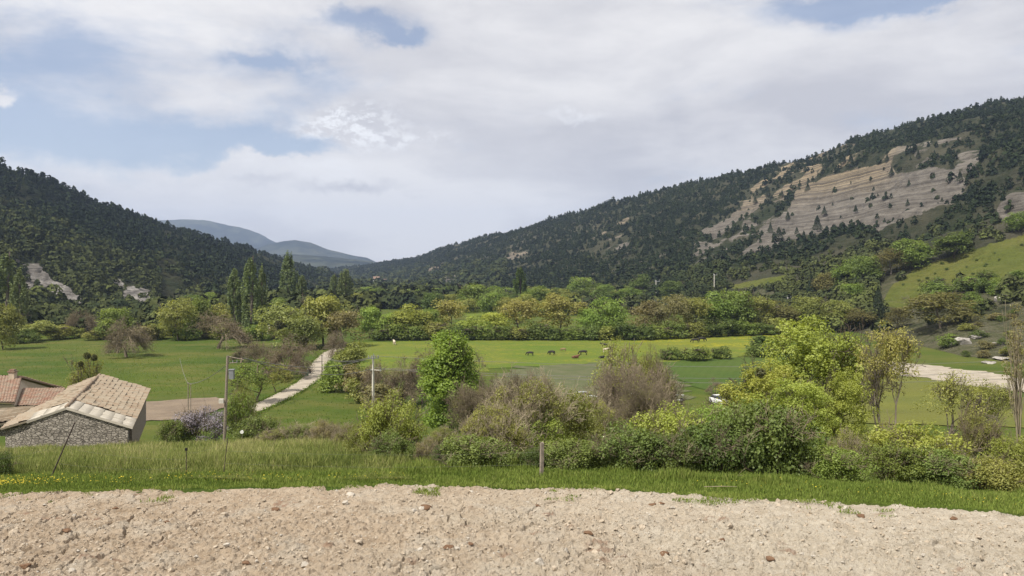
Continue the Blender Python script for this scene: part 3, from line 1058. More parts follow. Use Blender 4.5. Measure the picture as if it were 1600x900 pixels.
for sd in (1, 2):
    make_shrub('shrub', 200 + sd, M_TWIG, G_BRIGHT)
    make_shrub('bramble', 210 + sd, M_TWIG, G_BRAMBLE, H=1.7, W=3.2, n=10000, size=0.085, lobes=90, lobe_r=0.28, tip_share=0.15, cz=0.42)
    make_shrub('sparse', 220 + sd, M_TWIG_PALE, G_OLIVE, stems=16, H=3.2, W=4.0, n=11000, size=0.07, levels=4, lobes=130, lobe_r=0.22, lean=0.42, inner=0.3, tip_share=0.85, lenf=0.42, r0=0.035, twig_r=0.007)
    make_shrub('twiggy', 230 + sd, M_TWIG, G_BROWN, stems=30, H=4.5, W=5.0, n=4200, size=0.06, levels=4, lobes=150, lobe_r=0.25, lean=0.5, inner=0.3, tip_share=0.95, lenf=0.45, r0=0.035, twig_r=0.008)
make_shrub('nearlime', 241, M_BARK, G_LIME, stems=3, H=8.5, W=7.0, n=22000, size=0.15, levels=4, lobes=230, lobe_r=0.46, tip_share=0.25, lean=0.22, inner=0.35, name='leafy_tree', cz=0.54, lenf=0.46, r0=0.13, twig_r=0.014)
make_shrub('nearlime', 242, M_BARK, G_LIME, stems=2, H=8.0, W=7.0, n=18000, size=0.15, levels=4, lobes=190, lobe_r=0.46, tip_share=0.25, lean=0.2, inner=0.4, name='leafy_tree', cz=0.5, lenf=0.46, r0=0.12, twig_r=0.014)
make_shrub('slender', 251, M_BARK_GREY, G_BROWN, stems=2, H=8.0, W=4.5, n=6500, size=0.11, levels=4, lobes=140, lobe_r=0.36, lean=0.12, inner=0.2, name='slender_tree', cz=0.76, lenf=0.60, r0=0.13, twig_r=0.014, tip_share=0.6, vr=0.25, start=2, kids=4)
make_shrub('slender', 252, M_BARK_GREY, G_OLIVE, stems=2, H=6.0, W=4.5, n=3800, size=0.10, levels=4, lobes=120, lobe_r=0.32, lean=0.25, inner=0.2, name='slender_tree', cz=0.68, lenf=0.5, r0=0.10, twig_r=0.012, tip_share=0.8, vr=0.32)
make_shrub('ivy', 261, M_BARK, G_BRIGHT, stems=1, H=12.0, W=5.6, n=19000, size=0.24, levels=3, lobes=170, lobe_r=0.72, lean=0.05, inner=0.55, name='ivy_clad_tree', tip_share=0.1, cz=0.5, lenf=0.55, r0=0.2, twig_r=0.02)
make_shrub('apple', 271, M_BARK, G_MID, stems=1, H=5.0, W=5.5, n=2800, size=0.20, levels=4, lobes=110, lobe_r=0.42, lean=0.12, inner=0.5, name='fruit_tree', tip_share=0.8, cz=0.66, lenf=0.44, r0=0.16, twig_r=0.02)
make_shrub('climber', 281, M_TWIG_PALE, G_OLIVE, stems=7, H=9.0, W=1.6, n=1500, size=0.10, levels=2, lobes=60, lobe_r=0.24, lean=0.03, inner=0.3, name='vine_hung_tree', tip_share=0.9, cz=0.6, lenf=0.86, r0=0.07, twig_r=0.012)

_first = {}
_rngp = np.random.default_rng(7)
PLANTS = []


def plant(key, loc, h, wd, label, leaf=None, wood=None, group=None, rz=None, var=None, name=None, cat=None):
    v = KIND[key]
    i = int(_rngp.integers(0, len(v))) if var is None else var % len(v)
    base, parts, kcat = v[i]
    r = empty(name or base, (loc[0], loc[1], loc[2] - 0.02 * h), label, cat or kcat, group)
    r.rotation_euler = (0, 0, _rngp.uniform(0, 6.28) if rz is None else rz)
    r.scale = (wd, wd, h)
    for pn, me, mt in parts:
        c = link(pn, me, r)
        want = leaf if pn in ('crown', 'foliage') else wood
        if want is not None:
            c.material_slots[0].link = 'OBJECT'
            c.material_slots[0].material = want
    PLANTS.append(r)
    return r


def tree(key, px, pbase, ptop, wpx, label, leaf=None, wood=None, group=None, **k):
    """a plant the photo shows standing at (px, pbase) and reaching up to ptop"""
    x, y, z = hit(px, pbase)
    top = CAMZ + (HZ - ptop) * y / F
    return plant(key, (x, y, z), max(top - z, 0.5), wpx / F * y, label, leaf, wood, group, **k)


def near(key, px, D, ptop, wpx, label, leaf=None, wood=None, group=None, **k):
    x, y, z = at(px, D)
    top = CAMZ + (HZ - ptop) * y / F
    return plant(key, (x, y, z), max(top - z, 0.3), wpx / F * y, label, leaf, wood, group, **k)


# ------------------------------------------------------------------ forests on the hills, each one mass
def forest(name, HD, seed, n, mat, dens_fn, tint_fn, hts, label, q=42, lsz=0.84):
    rng = np.random.default_rng(seed)
    X, Y, Z = HD['X'], HD['Y'], HD['Z']
    area = np.abs(np.gradient(X, axis=1) * np.gradient(Y, axis=0))
    d = dens_fn(HD) * area * np.clip(900 / Y, 0.45, 1.6)
    d[-5:] *= 0.3
    p = d.ravel() / d.sum()
    idx = rng.choice(p.size, n, p=p)
    r_, c_ = np.unravel_index(idx, X.shape)
    f, g_ = rng.uniform(-.5, .5, n), rng.uniform(-.5, .5, n)
    r2, c2 = np.clip(r_ + np.where(f > 0, 1, -1), 0, X.shape[0] - 1), np.clip(c_ + np.where(g_ > 0, 1, -1), 0, X.shape[1] - 1)

    def lerp(A):
        return A[r_, c_] + np.abs(f) * (A[r2, c_] - A[r_, c_]) + np.abs(g_) * (A[r_, c2] - A[r_, c_])
    bx, by, bz = lerp(X), lerp(Y), lerp(Z)
    kind, tint = tint_fn(HD, r_, c_, rng)
    h = rng.uniform(*hts, n) * np.exp(rng.normal(0, .19, n)) * np.where(kind > 0, 0.66, 1.0)
    wd = h * np.where(kind > 0, rng.uniform(0.85, 1.25, n), rng.uniform(0.6, 1.15, n))
    NT_ = 8
    Vs, Qs, Ts, off = [], [], [], 0
    for k in (0, 1):
        for tpl in range(NT_):
            sel = np.where((kind == k) & (np.arange(n) % NT_ == tpl))[0]
            if not len(sel):
                continue
            rg = np.random.default_rng(1000 + tpl + 50 * k)
            z = rg.uniform(0.12, 1.0, q)
            a = rg.uniform(0, 2 * math.pi, q)
            if k == 0:
                rad = np.sqrt(np.clip(1.05 - z, 0, 1)) * 0.50 * rg.uniform(0.5, 1.1, q)
            else:
                rad = np.sqrt(np.clip(1 - ((z - 0.5) / 0.52) ** 2, 0, 1)) * 0.5 * rg.uniform(0.7, 1.1, q)
            C = np.c_[np.cos(a) * rad, np.sin(a) * rad, z]
            d_ = np.c_[np.cos(a), np.sin(a), (z - 0.35) * 1.6]
            d_ /= np.linalg.norm(d_, axis=1, keepdims=True)
            LV, LQ, LT = leaf_mesh(rg, C, (0.40 if k == 0 else 0.46) * lsz, d_, 0.62, 0.8, None, 0.25, 0.15)
            LT = 0.82 + 0.18 * LT
            if k == 0:
                LV[:, 2] = LV[:, 2] * 1.0
            B = np.stack([bx[sel], by[sel], bz[sel]], 1)
            sc = np.stack([wd[sel], wd[sel], h[sel]], 1)
            W = LV[None] * sc[:, None, :] + B[:, None, :]
            W[:, :, 2] -= 0.06 * h[sel][:, None]
            Vs.append(W.reshape(-1, 3))
            Qs.append((LQ[None] + (np.arange(len(sel)) * len(LV))[:, None, None] + off).reshape(-1, 4))
            Ts.append((tint[sel][:, None] * LT[None, :]).ravel())
            off += len(sel) * len(LV)
    me = mesh_np(name, np.concatenate(Vs), np.concatenate(Qs), mat, {'tint': np.concatenate(Ts)})
    return tag(link(name, me), label, 'forest', kind='stuff')


def forest_mat(name, stops):
    m, t, out = new_mat(name)
    r = t.node('ShaderNodeValToRGB')
    el_ = r.color_ramp.elements
    el_[0].position, el_[0].color = stops[0][0], (*stops[0][1], 1)
    el_[1].position, el_[1].color = stops[-1][0], (*stops[-1][1], 1)
    for p, c in stops[1:-1]:
        e = el_.new(p)
        e.color = (*c, 1)
    t.l.new(t.attr('tint'), r.inputs[0])
    d = t.node('ShaderNodeBsdfDiffuse')
    t.l.new(r.outputs[0], d.inputs['Color'])
    t.l.new(d.outputs[0], out.inputs['Surface'])
    return m


M_FOREST = forest_mat('mixed_forest', [(0, (0.015, 0.022, 0.014)), (0.35, (0.034, 0.046, 0.022)), (0.65, (0.062, 0.070, 0.028)), (1, (0.12, 0.14, 0.042))])


def dens_r(D):
    nz = fbm(D['X'] / 60, D['Y'] / 60, 55, 4)
    d = np.clip(0.95 + 0.9 * nz, 0.08, 1.3)
    d *= (1 - np.clip(D['rk'] * 1.4, 0, 0.965)) * (1 - 0.45 * D['sp']) * (1 - D['md']) ** 2
    low = smoothstep(470, 500, D['py'] + (D['px'] < 1150) * 8) * smoothstep(1240, 1330, D['px'])
    d *= 1 - 0.75 * low
    d *= 1 - 0.9 * D['ru'] * smoothstep(1400, 1440, D['px'])
    d *= (D['s'] > 0.005) * (D['py'] < 520)
    return d


def tint_r(D, r, c, rng):
    py, px = D['py'][r, c], D['px'][r, c]
    lowline = np.interp(px, [400, 800, 1000, 1200, 1300, 1400, 1500, 1600, 2500], [470, 462, 440, 412, 385, 365, 358, 345, 300])
    lo = smoothstep(-14, 22, py - lowline + 10 * rng.normal(0, 1, len(r)))
    nz = fbm(D['X'][r, c] / 90, D['Y'][r, c] / 90, 66, 3)
    kind = (rng.uniform(0, 1, len(r)) < 0.24 + 0.70 * lo).astype(int)
    tint = np.clip(0.22 + 0.36 * lo + 0.18 * nz + rng.normal(0, 0.10, len(r)) + 0.12 * kind, 0, 1)
    return kind, tint


def dens_l(D):
    nz = fbm(D['X'] / 50, D['Y'] / 50, 57, 4)
    d = np.clip(1.0 + 0.7 * nz, 0.1, 1.3)
    return d * (1 - np.clip(D['rk'] * 1.5, 0, 0.95)) * (1 - 0.4 * D['sp']) * (D['s'] > 0.005)


def tint_l(D, r, c, rng):
    py, px = D['py'][r, c], D['px'][r, c]
    line = np.interp(px, [-900, 0, 150, 300, 400, 500, 600], [270, 312, 372, 425, 452, 480, 490])
    lo = smoothstep(-16, 30, py - line + 12 * rng.normal(0, 1, len(r)))
    nz = fbm(D['X'][r, c] / 60, D['Y'][r, c] / 60, 68, 3)
    kind = (rng.uniform(0, 1, len(r)) < 0.22 + 0.62 * lo).astype(int)
    tint = np.clip(0.16 + 0.44 * lo + 0.18 * nz + rng.normal(0, 0.09, len(r)) + 0.08 * kind, 0, 1)  # darker upper slope: pines by species, plus cloud shade painted into the tint
    return kind, tint


forest('forest', HR, 5, 56000, M_FOREST, dens_r, tint_r, (3.1, 6.5), 'dark pine and scrub forest covering the right hillside around the pale cliff')
forest('forest', HL, 6, 38000, M_FOREST, dens_l, tint_l, (3.5, 7.4), 'dark pine forest covering the left hillside with brown oaks lower down')

# woods on the valley floor: a dim mass behind the trees one can tell apart
def floor_wood(y0, y1, px0, px1, n, seed, hts, tint0, label, q, lsz):
    yy = np.geomspace(y0, y1, 80)
    uu = np.linspace(px0, px1, 120)
    Y = np.repeat(yy[:, None], 120, 1)
    X = (uu[None, :] - 800) / F * Y
    Z = h_all(X, Y)
    D = dict(X=X, Y=Y, Z=Z, px=np.repeat(uu[None, :], 80, 0), py=HZ - F * (Z - CAMZ) / Y)

    def dn(D):
        return np.clip(0.9 + 1.3 * fbm(X / 45, Y / 45, seed, 3), 0.05, 1.5) * (Z < VALLEY + 40)

    def tn(D, r, c, rng):
        nz = fbm(X[r, c] / 40, Y[r, c] / 40, seed + 3, 3)
        return np.ones(len(r), int), np.clip(tint0 + 0.35 * nz + rng.normal(0, .1, len(r)), 0, 1)
    return forest('wood', D, seed, n, M_FOREST, dn, tn, hts, label, q, lsz)


floor_wood(520, 2300, 500, 790, 2600, 81, (10, 17), 0.52, 'dull green wood filling the valley floor between the two hills', 70, 0.62)
floor_wood(292, 440, -160, 345, 620, 82, (7, 13), 0.62, 'brownish green wood behind the left meadow at the foot of the hill', 170, 0.42)
floor_wood(340, 620, 330, 575, 700, 83, (9, 15), 0.58, 'green wood behind the poplars at the foot of the left hill', 140, 0.45)
floor_wood(440, 640, 880, 1130, 420, 84, (7, 12), 0.6, 'green wood between the treeline and the foot of the right hill', 140, 0.45)
floor_wood(310, 470, 1080, 1365, 560, 85, (6, 12), 0.68, 'mixed olive wood at the foot of the right hill', 160, 0.42)

# ------------------------------------------------------------------ trees and shrubs, each a thing
# left side of the valley
tree('poplar', 10, 522, 396, 34, 'tall poplar at the left end of the meadow, the left one of a pair', var=0)
tree('poplar', 31, 524, 420, 26, 'shorter poplar at the left end of the meadow, the right one of a pair', var=1)
tree('round', 4, 546, 472, 56, 'yellowish green tree below the left pair of poplars', G_OLIVE)
tree('round', 62, 532, 500, 52, 'low rounded pale green tree just right of the left pair of poplars', G_WILLOW)
tree('bush', 92, 530, 508, 44, 'olive bush between the pale green tree and the pinkish bare tree', G_OLIVE)
tree('bush', 36, 536, 515, 50, 'dark bush at the foot of the left pair of poplars')
tree('bare', 131, 527, 484, 56, 'pinkish bare tree at the far edge of the left meadow', wood=M_TWIG_PINK, var=0)
tree('round', 181, 530, 480, 54, 'fresh green tree behind the big brown bare tree in the left meadow', G_MID)
tree('bare', 205, 557, 495, 84, 'big brown budding tree standing alone in the left meadow', wood=M_TWIG, var=1)
tree('bare', 186, 551, 503, 52, 'smaller brown tree close behind the big brown budding one', wood=M_TWIG, var=2)
tree('oak', 274, 532, 465, 62, 'yellowish green airy tree at the far edge of the left meadow', G_OLIVE, var=0)
tree('round', 312, 528, 464, 50, 'dull green tree right of the airy yellowish tree', G_MID, var=1)
tree('round', 338, 526, 474, 48, 'olive tree behind the pinkish spreading bare tree', G_OLIVE, var=2)
tree('bare', 355, 544, 487, 92, 'wide pinkish bare tree with a dark trunk by the poplars', wood=M_TWIG_PINK, var=2)
tree('poplar', 368, 522, 420, 24, 'shortest poplar left of the tallest in the left group of three', var=2)
tree('poplar', 392, 526, 402, 27, 'tallest poplar in the left group of three', var=0)
tree('poplar', 409, 524, 414, 18, 'narrow poplar right of the tallest in the left group of three', var=1)
tree('poplar', 450, 500, 393, 28, 'tallest poplar of the middle pair above the willow', var=1)
tree('poplar', 471, 498, 430, 19, 'shorter poplar of the middle pair above the willow', var=2)
tree('poplar', 522, 490, 428, 15, 'thin poplar with its crown broken into tufts, left of a broader one', var=0)
tree('poplar', 540, 492, 421, 25, 'broad poplar furthest right of those above the track', var=2)
tree('willow', 448, 545, 472, 96, 'pale green willow in front of the middle poplars')
tree('round', 505, 540, 460, 74, 'yellow green round tree right of the willow', G_OLIVE, var=0)
tree('round', 478, 546, 492, 60, 'dusty green tree between the willow and the yellow green one', G_WILLOW, var=1)
tree('oak', 540, 542, 484, 64, 'brownish budding tree at the end of the gravel track', G_BROWN, var=1)
tree('bare', 410, 584, 533, 74, 'brown leafless tree in the thicket left of the track', wood=M_TWIG, var=0)
tree('bare', 447, 592, 522, 78, 'largest brown leafless tree in the thicket beside the track', wood=M_TWIG_PINK, var=1)
tree('bare', 470, 583, 534, 54, 'dark brown leafless tree at the edge of the track', wood=M_TWIG, var=2)
tree('bare', 378, 566, 540, 46, 'low pinkish bare tree at the back of the thicket', wood=M_TWIG_PINK, var=2)
tree('bare', 525, 562, 515, 56, 'leafless tree where the track bends out of sight', wood=M_TWIG_PINK, var=0)
tree('apple', 395, 631, 561, 72, 'dark trunked fruit tree beside the gravel track, behind the wooden power pole', G_MID)
tree('apple', 434, 613, 568, 46, 'smaller leaning fruit tree with a bare trunk beside the track', G_OLIVE)
tree('bush', 523, 612, 566, 50, 'dark green bush right of the gravel track', G_MID, var=0)
tree('round', 548, 592, 534, 56, 'light olive tree right of the gravel track', G_OLIVE, var=2)
tree('bush', 556, 613, 570, 56, 'dull olive bush beside the dark green one near the track', G_BROWN, var=1)
tree('bush', 150, 531, 515, 40, 'olive bush under the fresh green tree at the meadow edge', G_OLIVE)
for i, (px, w_) in enumerate([(118, 34), (165, 40), (225, 44), (250, 40), (292, 46), (322, 40), (345, 36), (400, 46), (430, 40), (240, 30), (380, 36)]):
    tree('bush', px, 528 + (i * 7) % 5, 510 - (i * 5) % 8, w_, 'low dull green bush in the hedge along the far edge of the left meadow', [G_OLIVE, G_MID, G_BROWN][i % 3], group='hedge bushes at the edge of the left meadow')
# far wood floor of the valley behind the poplars and treeline
rngv = np.random.default_rng(91)
for i in range(90):
    px = rngv.uniform(545, 1010) if i < 70 else rngv.uniform(240, 560)
    pb = rngv.uniform(462, 494) if i < 70 else rngv.uniform(488, 512)
    hh = 17000 / 1256 * (pb - HZ) / 22 * 0.82 * rngv.uniform(0.75, 1.2)
    if 905 < px and pb > 478:
        pb -= 12
    tree('round', px, pb, pb - hh, hh * rngv.uniform(1.0, 1.5), 'small dull green tree in the distant wood across the valley floor', [G_DARK, G_MID, G_DARK, G_OLIVE, G_MID][i % 5], group='trees of the distant valley wood')
# second row with trees of their own
tree('round', 740, 487, 443, 52, 'grey green round tree standing behind the treeline, left of the dark poplar', G_MID, var=0)
tree('round', 776, 486, 446, 44, 'smaller grey green tree next to the dark poplar', G_MID, var=1)
tree('poplar', 813, 484, 417, 24, 'solitary dark poplar against the right hill', G_DARK, var=1)
tree('round', 842, 488, 446, 46, 'green tree right of the solitary dark poplar', G_MID, var=2)
tree('round', 908, 474, 432, 46, 'tall fresh green tree behind the treeline against the dark hill', G_MID, var=0)
tree('round', 938, 474, 442, 40, 'lower green tree beside the tall fresh green one behind the treeline', G_MID, var=1)
tree('round', 1000, 470, 428, 36, 'dark tree left of the pale distant power pole', G_DARK, var=2)
tree('round', 1050, 470, 438, 40, 'dark tree right of the pale distant power pole', G_DARK, var=0)
# the treeline behind the cow pasture
row = [('round', 578, 528, 478, 44, G_BRIGHT, 'fresh green tree at the left end of the treeline behind the pasture'),
       ('round', 606, 528, 488, 46, G_BRIGHT, 'low fresh green tree second from the left end of the treeline'),
       ('round', 640, 528, 475, 62, G_LIME, 'broad lime green tree left of the dark gap in the treeline'),
       ('round', 672, 526, 482, 42, G_MID, 'mid green tree in the treeline above the ivy clad column'),
       ('oak', 702, 524, 467, 56, G_OAK, 'yellowish oak behind the ivy clad column'),
       ('round', 736, 527, 494, 48, G_LIME, 'short lime green tree just right of the ivy clad column'),
       ('round', 772, 527, 488, 56, G_LIME, 'brightest lime green tree in the treeline'),
       ('oak', 815, 526, 467, 68, G_OAK, 'ochre green oak left of the biggest oak of the treeline'),
       ('oak', 878, 526, 457, 80, G_OAK, 'biggest ochre oak in the middle of the treeline'),
       ('round', 922, 528, 481, 46, G_BRIGHT, 'light green small tree right of the biggest ochre oak'),
       ('round', 950, 528, 463, 62, G_BRIGHT, 'dense deep green round tree right of the biggest ochre oak'),
       ('oak', 1008, 525, 468, 60, G_BROWN, 'brownish oak right of the dense deep green tree'),
       ('oak', 1046, 525, 459, 62, G_BROWN, 'second brownish oak, above the flowery part of the pasture'),
       ('oak', 1085, 523, 463, 56, G_OLIVE, 'olive oak third from the deep green tree'),
       ('round', 1118, 522, 455, 60, G_MID, 'dark green tree below the second distant power pole'),
       ('round', 1150, 521, 452, 58, G_MID, 'green tree right of the second distant power pole'),
       ('oak', 1182, 520, 462, 60, G_OLIVE, 'dull olive oak near the right end of the treeline'),
       ('round', 1222, 519, 470, 60, G_DIMOAK, 'greyish brown tree above the big lime tree, left of the conifer'),
       ('round', 1262, 518, 462, 58, G_OLIVE, 'olive tree peeping over the big lime tree'),
       ('round', 1310, 516, 468, 56, G_OLIVE, 'dull green tree over the right half of the big lime tree'),
       ('round', 1345, 514, 482, 50, G_DIMOAK, 'brown budding tree over the slender near trees')]
for i, (k, px, pb, pt, w_, lf, lab) in enumerate(row):
    tree(k, px, pb, pt, w_, lab, lf, var=i)
for i, px in enumerate(list(range(596, 1240, 27))):
    tree('bush', px, 531 - (px > 1000) * (px - 1000) / 24, 512 - (i * 7) % 11 - (px > 1000) * (px - 1000) / 24, 46, 'dense hedge bush under the treeline behind the pasture', [G_DARK, G_MID, G_BRAMBLE, G_OLIVE, G_DARK][i % 5], group='hedge bushes under the treeline')
# right hillside
for k, px, pb, pt, w_, lf, lab in [
        ('pine', 1268, 472, 428, 26, None, 'dark conifer left of the brown tree on the right slope'),
        ('round', 1292, 468, 424, 40, G_DIMOAK, 'brown tree on the right slope beside a dark conifer'),
        ('round', 1322, 458, 404, 48, G_MID, 'green tree on the right slope below the cliff'),
        ('round', 1352, 452, 398, 48, G_MID, 'taller green tree on the right slope, left edge of the hill meadow'),
        ('round', 1332, 478, 442, 44, G_BRIGHT, 'fresh green low tree at the lower left of the hill meadow'),
        ('round', 1425, 421, 372, 62, G_MID, 'fresh green tree at the top edge of the hill meadow'),
        ('oak', 1392, 428, 388, 58, G_DIMOAK, 'brown bare looking tree left of the fresh green one at the hill meadow'),
        ('round', 1488, 402, 362, 60, G_DARK, 'dark round tree above the hill meadow'),
        ('pine', 1372, 502, 447, 24, None, 'single dark conifer below the hill meadow'),
        ('oak', 1466, 514, 456, 112, G_DIMOAK, 'wide spreading oak with dull ochre leaves under the hill meadow'),
        ('oak', 1402, 513, 480, 44, G_DIMOAK, 'brown shrubby tree left of the wide spreading oak'),
        ('bush', 1482, 542, 521, 36, G_MID, 'small round bush on the pasture beside the white boulder'),
        ('bush', 1196, 556, 524, 62, G_DARK, 'dark hedge shrub left of the big lime tree, above the crop'),
        ('bush', 1186, 558, 536, 44, G_BRAMBLE, 'lower dark hedge shrub in front of the other, above the crop'),
        ('bush', 1048, 562, 543, 42, G_DARK, 'leftmost of three hedge shrubs between buttercups and crop'),
        ('bush', 1088, 563, 541, 52, G_BRAMBLE, 'largest middle one of three hedge shrubs between buttercups and crop'),
        ('bush', 1126, 561, 541, 34, G_DARK, 'rightmost of three hedge shrubs between buttercups and crop'),
        ('bare', 1120, 616, 590, 34, None, 'small bare tree behind the white car'),
        ('round', 1592, 362, 330, 40, G_MID, 'bright round tree high on the slope at the right edge')]:
    tree(k, px, pb, pt, w_, lab, lf)
for i in range(26):
    px, pb = rngv.uniform(1448, 1600), rngv.uniform(-8, 34)
    pb = pb + 455 - (px - 1450) * 0.15
    tree('bush', px, pb + 10, pb - 8 + rngv.uniform(-5, 2), rngv.uniform(26, 46), 'dark shrub in the band of scrub below the hill meadow', [G_DARK, G_MID, G_BRAMBLE][i % 3], group='scrub below the hill meadow')
for i in range(18):
    px = rngv.uniform(1500, 1600)
    pb = rngv.uniform(492, 560)
    tree('bush', px, pb, pb - rngv.uniform(7, 15), rngv.uniform(14, 30), 'low brownish bush on the rocky ground at the right edge', [G_BROWN, G_OLIVE, G_DARK][i % 3], group='bushes on the rocky ground')
for i in range(20):
    px = rngv.uniform(1400, 1600)
    pb = np.interp(px, [1400, 1500, 1600], [455, 422, 402]) + rngv.uniform(-22, 22)
    s_ = rngv.uniform(2.5, 7)
    tree('bush', px, pb, pb - s_ * 0.6, s_, 'tiny dark shrub dotted over the hill meadow', G_DARK, group='tiny shrubs on the hill meadow')
cliff = [(1337, 332, 12), (1288, 336, 15), (1301, 322, 6), (1418, 322, 12), (1472, 316, 8), (1277, 362, 26), (1217, 376, 22), (1256, 372, 12), (1245, 366, 12), (1231, 344, 14), (1204, 365, 18), (1170, 384, 14), (1262, 300, 16),
         (1243, 262, 14), (1258, 268, 10), (1290, 262, 20), (1330, 262, 24), (1393, 276, 16), (1420, 292, 12), (1500, 285, 18), (1488, 266, 14), (1318, 258, 18), (1386, 254, 14), (1435, 248, 14), (1460, 246, 12), (1180, 318, 12), (1200, 306, 14), (1155, 330, 13), (1222, 308, 12)]
for i, (px, pb, hh) in enumerate(cliff):
    tree('pine', px, pb, pb - hh, hh * 0.62, 'lone dark pine growing on the bare pale cliff', group='lone pines on the cliff')

# ------------------------------------------------------------------ near slope and hedge
near('ivy', 703, 92, 516, 98, 'tall column shaped tree clad in bright green leaves, in front of the treeline', G_IVY)
tree('bare', 590, 628, 562, 70, 'leafless brown bush behind the concrete power pole, left', wood=M_TWIG, var=0)
tree('bare', 625, 634, 556, 78, 'leafless pale brown bush right of the concrete power pole', wood=M_TWIG_PINK, var=1)
tree('bare', 652, 630, 540, 60, 'taller leafless bush against the ivy clad column', wood=M_TWIG, var=2)
tree('bare', 735, 640, 550, 74, 'leafless tree right of the ivy clad column', wood=M_TWIG, var=1)
tree('bush', 595, 640, 598, 70, 'dull brown green bush at the foot of the leafless bushes', G_BROWN)
tree('bush', 560, 628, 590, 44, 'olive bush left of the concrete power pole base', G_OLIVE)
near('shrub', 612, 33, 612, 108, 'yellow olive shrub standing on the crest in front of the concrete pole', G_YELLOW, var=0, name='tall_shrub')
near('bramble', 604, 30, 676, 84, 'dark leafy bramble at the foot of the yellow olive shrub', G_BRAMBLE)
near('shrub', 566, 34, 660, 60, 'small mixed green shrub left of the yellow olive one', G_OLIVE)
near('twiggy', 800, 46, 584, 130, 'wide tangle of brown twigs right of the ivy clad column', G_OLIVE, wood=M_TWIG)
near('twiggy', 742, 55, 592, 90, 'grey brown twiggy bush beside the ivy clad column', G_OLIVE, wood=M_TWIG)
near('sparse', 828, 34, 583, 170, 'large half leafed bush with pale stems in the middle of the hedge', G_OLIVE, M_TWIG_PALE, var=1)
near('sparse', 775, 31, 628, 130, 'pale stemmed bush with small leaves left of the wooden fence post', G_OLIVE, M_TWIG_PALE, var=0)
near('shrub', 880, 37, 604, 120, 'rounded olive bush behind the wooden fence post', G_OLIVE, M_TWIG_PALE, var=0)
near('twiggy', 985, 52, 558, 150, 'large brown leafless bush right of the middle of the hedge', G_OLIVE, wood=M_TWIG_PINK, var=0)
near('twiggy', 1010, 44, 590, 100, 'brown leafless bush in front of the large one', G_OLIVE, wood=M_TWIG, var=1)
near('slender', 965, 62, 524, 95, 'tall sparse tree with pale bare top rising over the leafless bush', G_OLIVE, M_TWIG_PALE, var=1)
near('sparse', 1020, 60, 548, 90, 'loose olive shrub behind the large leafless bush', G_OLIVE, M_TWIG, var=1)
near('bramble', 745, 28.5, 682, 130, 'dark bramble thicket left of the wooden fence post', G_BRAMBLE)
near('bramble', 700, 29.5, 690, 80, 'small bramble at the left of the bramble thicket', G_DARK)
near('bramble', 905, 28.5, 688, 120, 'green bramble just right of the wooden fence post', G_BRAMBLE)
near('bramble', 985, 28.7, 664, 130, 'rounded bramble under the leafless bushes', G_BRAMBLE)
near('bramble', 1050, 28.4, 676, 110, 'dark bramble left of the broad dark hedge shrub', G_DARK)
near('shrub', 1052, 34, 630, 140, 'yellow green shrub below the swing barrier', G_YELLOW)
near('shrub', 1110, 36, 630, 120, 'bright green shrub just below the white car', G_BRIGHT)
near('bramble', 1120, 29.3, 652, 150, 'broad dark hedge shrub below the bright one', G_DARK)
near('bramble', 1205, 28.8, 628, 170, 'largest dark green hedge shrub, under the big lime tree', G_BRAMBLE)
near('shrub', 1160, 31.5, 630, 110, 'mid green shrub between two dark hedge shrubs', G_MID)
near('shrub', 1255, 29.5, 668, 90, 'fresh green shrub at the right foot of the largest dark hedge shrub', G_BRIGHT)
near('nearlime', 1285, 58, 496, 165, 'biggest lime green tree on the slope, right of the middle', G_LIME, var=0)
near('nearlime', 1190, 52, 563, 140, 'yellow green tree with a dark nest in it, left of the biggest lime tree', G_YELLOW, var=1)
near('nearlime', 1240, 46, 590, 130, 'lower lime green tree standing directly in front of the biggest one', G_LIME, var=0)
near('nearlime', 1318, 50, 576, 84, 'narrow lime green tree at the right side of the biggest one', G_LIME, var=1)
near('slender', 1388, 50, 502, 92, 'slender tree with two bare trunks and a thin ochre crown', G_OAK, M_BARK_GREY, var=0)
near('slender', 1372, 53, 530, 70, 'thinner tree leaning close behind the two trunked one', G_BROWN, M_BARK_GREY, var=1)
near('slender', 1490, 47, 578, 100, 'low branching half bare tree in front of the dry field', G_OLIVE, M_BARK_GREY, var=1)
near('slender', 1545, 49, 592, 80, 'half bare tree left of the vine hung trunk', G_OLIVE, M_BARK_GREY, var=0)
near('climber', 1590, 40, 468, 40, 'vine hung bare trunk at the right edge', G_BROWN, M_TWIG_PALE)
near('shrub', 1430, 29, 660, 170, 'brightest yellow shrub at the right of the hedge', G_YELLOW, var=0)
near('shrub', 1400, 28, 690, 110, 'low green shrub under the brightest yellow one', G_MID, var=1)
near('sparse', 1528, 30.5, 636, 96, 'olive shrub with an upright leafy crown right of the brightest yellow one', G_OLIVE, M_TWIG, var=1)
near('shrub', 1585, 28, 682, 110, 'yellow green shrub at the right edge of the hedge', G_YELLOW, var=1)
near('bramble', 1310, 27.8, 700, 110, 'grey green bramble below the slender trees', G_MID)
near('bramble', 1470, 27.2, 704, 130, 'dark bramble in front of the brightest yellow shrub', G_BRAMBLE)
near('bramble', 1555, 26.6, 712, 110, 'dull bramble at the foot of the olive upright shrub', G_OLIVE)
near('sparse', 1330, 30, 672, 80, 'twiggy shrub with pale stalks below the slender trees', G_OLIVE, M_TWIG_PALE, var=0)
near('bramble', -4, 27.5, 704, 50, 'dark bush cut by the left edge, in front of the barn', G_DARK)
near('bramble', 840, 29, 698, 60, 'small dark bramble right behind the wooden fence post', G_DARK)
near('shrub', 838, 33, 640, 110, 'mid olive shrub with fresh leaves inside the large half leafed bush', G_BRIGHT, var=0)
